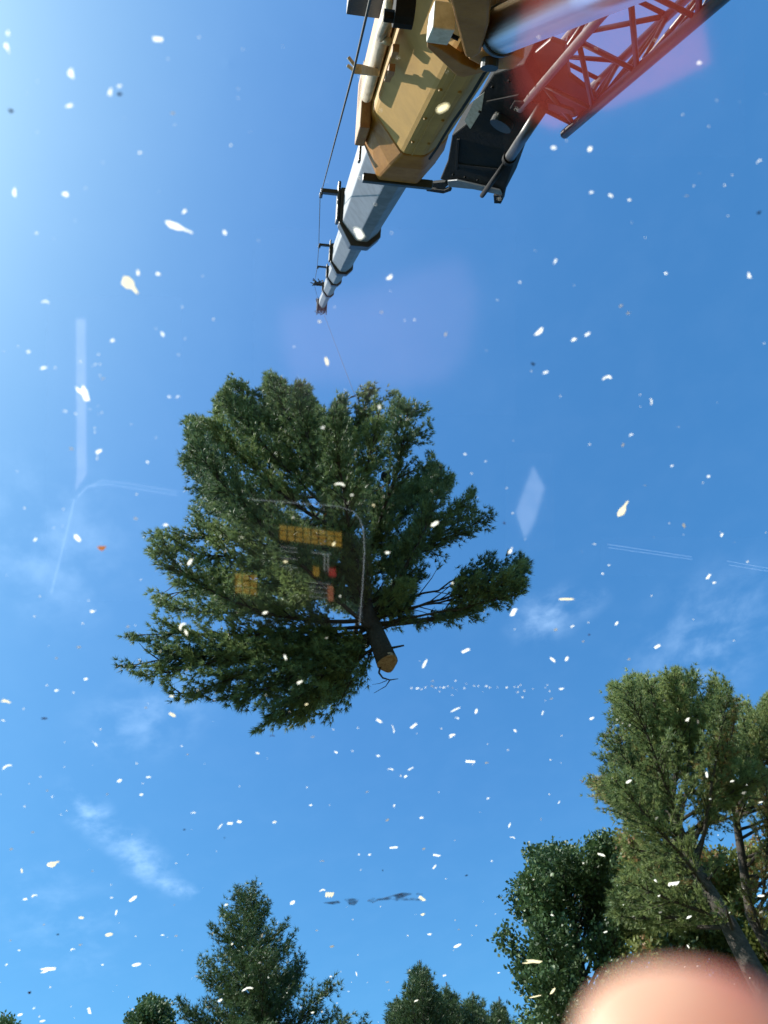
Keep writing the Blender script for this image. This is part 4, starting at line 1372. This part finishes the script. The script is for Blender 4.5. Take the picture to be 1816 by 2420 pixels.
for x, y, ln, wd, ang, kind, mc, label in SPECIAL:
    place_chip(x, y, ln, wd, ang, kind, mc, label, 'wood chips lying on the roof glass', cat='leaf scrap' if mc == 'o' else 'wood chip', name='leaf_scrap' if mc == 'o' else 'wood_chip')
for row in CHIPS.strip().splitlines():
    for it in row.split(';'):
        x, y, ln, wd, ang, k, mc = it.split(',')
        x, y, ln, wd, ang = float(x), float(y), float(ln), float(wd), float(ang)
        kind = KN[k]
        if k == 'f' and mc in 'wy' and random.random() < 0.45:
            kind = random.choice(('jag', 'vee', 'curve', 'sliver', 'tail'))
            ang += random.uniform(-25, 25)
            ln, wd = ln * 1.12, wd * 0.9
        where = regions(x, y)
        size = 'tiny' if ln < 8 else 'small' if ln < 14 else 'larger'
        if mc == 'd':
            place_chip(x, y, ln, wd, ang, kind, mc, size + ' dark bark crumb on the glass ' + where, 'bark crumbs on the roof glass', 'bark_crumb', 'bark crumb')
        elif mc == 'r':
            place_chip(x, y, ln, wd, ang, kind, mc, size + ' red-brown bud scale on the glass ' + where, 'bark crumbs on the roof glass', 'bud_scale', 'bud scale')
        else:
            colr = 'yellowish' if mc == 'y' else 'white'
            if mc == 'w' and ln < 14 and random.random() < 0.35:
                mc, colr = 'g', 'greyish'
            elif mc == 'w' and y < 1150 and random.random() < 0.6:
                mc, colr = 'h', 'thin see-through'
            place_chip(x, y, ln, wd, ang, kind, mc, ' '.join((size, colr, WORDS[kind], 'on the glass', where)), 'wood chips lying on the roof glass')

# alike chips that share words: tell them apart by their order from the top
same = {}
for o in list(col.objects):
    if o.get('category') in ('wood chip', 'bark crumb', 'bud scale'):
        same.setdefault(o['label'], []).append(o)
ORD = ['uppermost', 'second from the top', 'third from the top', 'fourth from the top', 'fifth from the top', 'sixth from the top', 'seventh from the top', 'eighth from the top', 'ninth from the top', 'tenth from the top']
ORD += [w_ + ' from the top' for w_ in ('eleventh', 'twelfth', 'thirteenth', 'fourteenth', 'fifteenth', 'sixteenth', 'seventeenth', 'eighteenth', 'nineteenth', 'twentieth')]
for lab, os_ in same.items():
    if len(os_) > 1:
        os_.sort(key=lambda o: proj(o.matrix_world.translation)[1])
        for k, o in enumerate(os_):
            o['label'] = lab.replace(' on the glass', '') + ', ' + ('lowest' if k == len(os_) - 1 else ORD[k])

# dried mud smears
smear_m = bpy.data.materials.new('dried_mud')
smear_m.use_nodes = True
nt = smear_m.node_tree
nt.nodes.clear()
o_ = node(nt, 'ShaderNodeOutputMaterial')
g_ = node(nt, 'ShaderNodeNewGeometry')
n_ = node(nt, 'ShaderNodeTexNoise')
n_.inputs['Scale'].default_value = 90.0
n_.inputs['Detail'].default_value = 6.0
nt.links.new(g_.outputs['Position'], n_.inputs['Vector'])
r_ = node(nt, 'ShaderNodeMapRange')
r_.inputs['From Min'].default_value = 0.35
r_.inputs['From Max'].default_value = 0.72
r_.inputs['To Max'].default_value = 0.8
nt.links.new(n_.outputs['Fac'], r_.inputs['Value'])
t_ = node(nt, 'ShaderNodeBsdfTransparent')
d_ = node(nt, 'ShaderNodeBsdfDiffuse')
d_.inputs['Color'].default_value = (0.16, 0.14, 0.13, 1)
m_ = node(nt, 'ShaderNodeMixShader')
nt.links.new(r_.outputs[0], m_.inputs['Fac'])
nt.links.new(t_.outputs[0], m_.inputs[1])
nt.links.new(d_.outputs[0], m_.inputs[2])
nt.links.new(m_.outputs[0], o_.inputs['Surface'])
for pts, lab in (([(868, 2130), (880, 2122), (905, 2124), (930, 2116), (950, 2111), (990, 2112), (1000, 2114), (965, 2116), (952, 2122), (985, 2124), (1000, 2128), (950, 2128), (942, 2132), (930, 2126), (895, 2128), (882, 2134)], 'long thin grey mud smear on the glass above the bottom treetops'),
                 ([(814, 2126), (832, 2124), (850, 2126), (846, 2132), (838, 2140), (826, 2138)], 'short grey mud smear left of the long one'),
                 ([(765, 2134), (800, 2130), (805, 2134), (790, 2138)], 'faint mud streak under the jagged yellow chip')):
    mb = MB()
    mb.prism([on_glass(x, y, 0.0004) for x, y in pts], PN * 0.0006)
    tag(mb.build('mud_smear', smear_m), lab, 'mud smear', 'mud smears on the roof glass')

# sawdust too fine to count
mb = MB()
rs = random.Random(5)
for k in range(330):
    x, y = rs.uniform(0, W0), H0 * (1 - rs.random() ** 1.5 * 0.98)
    if k < 26:
        x, y = rs.uniform(930, 1300), rs.gauss(1625, 7)
    elif k < 38:
        x, y = rs.gauss(230, 5), rs.uniform(820, 1090)
    c = on_glass(x, y, 0.0005)
    r = rs.uniform(0.6, 2.0) * (c - EYE).length / FPX
    a = rs.uniform(0, 6.28)
    pts = [c + (p_x * math.cos(a + q * 1.2566) + p_y * math.sin(a + q * 1.2566)) * r * rs.uniform(0.6, 1.2) for q in range(5)]
    mb.prism(pts, PN * r * 0.5)
sd_ = mb.build('sawdust', CM['w'])
tag(sd_, 'fine pale sawdust specks sprinkled over the roof glass', 'sawdust', kind='stuff')

# ------------------------------------------------------------------ the photographer's finger in front of the lens


def cm(x, y, z):
    """millimetres right, up and forward of the lens -> world"""
    return EYE + ROT @ Vector((x / 1000, y / 1000, -z / 1000))


skin = bpy.data.materials.new('skin')
skin.use_nodes = True
nt = skin.node_tree
b = nt.nodes['Principled BSDF']
b.inputs['Base Color'].default_value = (0.80, 0.50, 0.37, 1)
b.inputs['Roughness'].default_value = 0.5
b.inputs['Subsurface Weight'].default_value = 0.35
b.inputs['Subsurface Radius'].default_value = (0.006, 0.0022, 0.0012)
b.inputs['Subsurface Scale'].default_value = 1.0
g_ = node(nt, 'ShaderNodeNewGeometry')
n_ = node(nt, 'ShaderNodeTexNoise')
n_.inputs['Scale'].default_value = 48.0
nt.links.new(g_.outputs['Position'], n_.inputs['Vector'])
mx = node(nt, 'ShaderNodeMix', data_type='RGBA')
mx.inputs['A'].default_value = (0.60, 0.335, 0.225, 1)
mx.inputs['B'].default_value = (0.50, 0.165, 0.11, 1)
r_ = node(nt, 'ShaderNodeMapRange')
r_.inputs['From Min'].default_value = 0.42
r_.inputs['From Max'].default_value = 0.66
nt.links.new(n_.outputs['Fac'], r_.inputs['Value'])
nt.links.new(r_.outputs[0], mx.inputs['Factor'])
nt.links.new(mx.outputs['Result'], b.inputs['Base Color'])

verts, edges, radii = [], [], []


def chain(pts, start=None):
    prev = start
    for x, y, z, r in pts:
        verts.append(cm(x, y, z))
        radii.append(r / 1000)
        if prev is not None:
            edges.append((prev, len(verts) - 1))
        prev = len(verts) - 1
    return prev


chain([(70, -185, 60, 24), (62, -160, 66, 26), (52, -138, 70, 24)])
chain([(38, -112, 72, 12), (30, -92, 70, 9.6), (27, -72, 66, 10.6), (25.4, -55, 61, 10.2), (24.2, -45, 58.5, 10.4), (23.4, -37.2, 57.5, 10.2)], 2)         # finger across the lens
chain([(55, -112, 76, 11), (60, -92, 84, 9.4), (58, -78, 96, 8.8), (50, -78, 108, 8.2)], 2)
chain([(70, -118, 78, 10.5), (76, -100, 88, 9.0), (74, -88, 100, 8.4), (66, -90, 112, 7.8)], 2)
chain([(82, -130, 76, 9.5), (90, -116, 86, 8.0), (90, -106, 97, 7.4), (84, -108, 107, 6.8)], 1)
chain([(46, -165, 84, 13), (36, -152, 98, 11), (30, -136, 108, 10), (26, -122, 114, 9)], 1)
chain([(84, -240, 46, 28)], 0)
me = bpy.data.meshes.new('person')
me.from_pydata([tuple(v) for v in verts], edges, [])
hand = bpy.data.objects.new('person', me)
col.objects.link(hand)
sk = hand.modifiers.new('skin', 'SKIN')
sk.use_smooth_shade = True
for i, sv in enumerate(me.skin_vertices[0].data):
    sv.radius = (radii[i], radii[i])
me.skin_vertices[0].data[0].use_root = True
sb = hand.modifiers.new('sub', 'SUBSURF')
sb.levels = 2
sb.render_levels = 3
me.materials.append(skin)
tag(hand, "photographer's hand with a blurred fingertip covering the lower right corner", 'person')
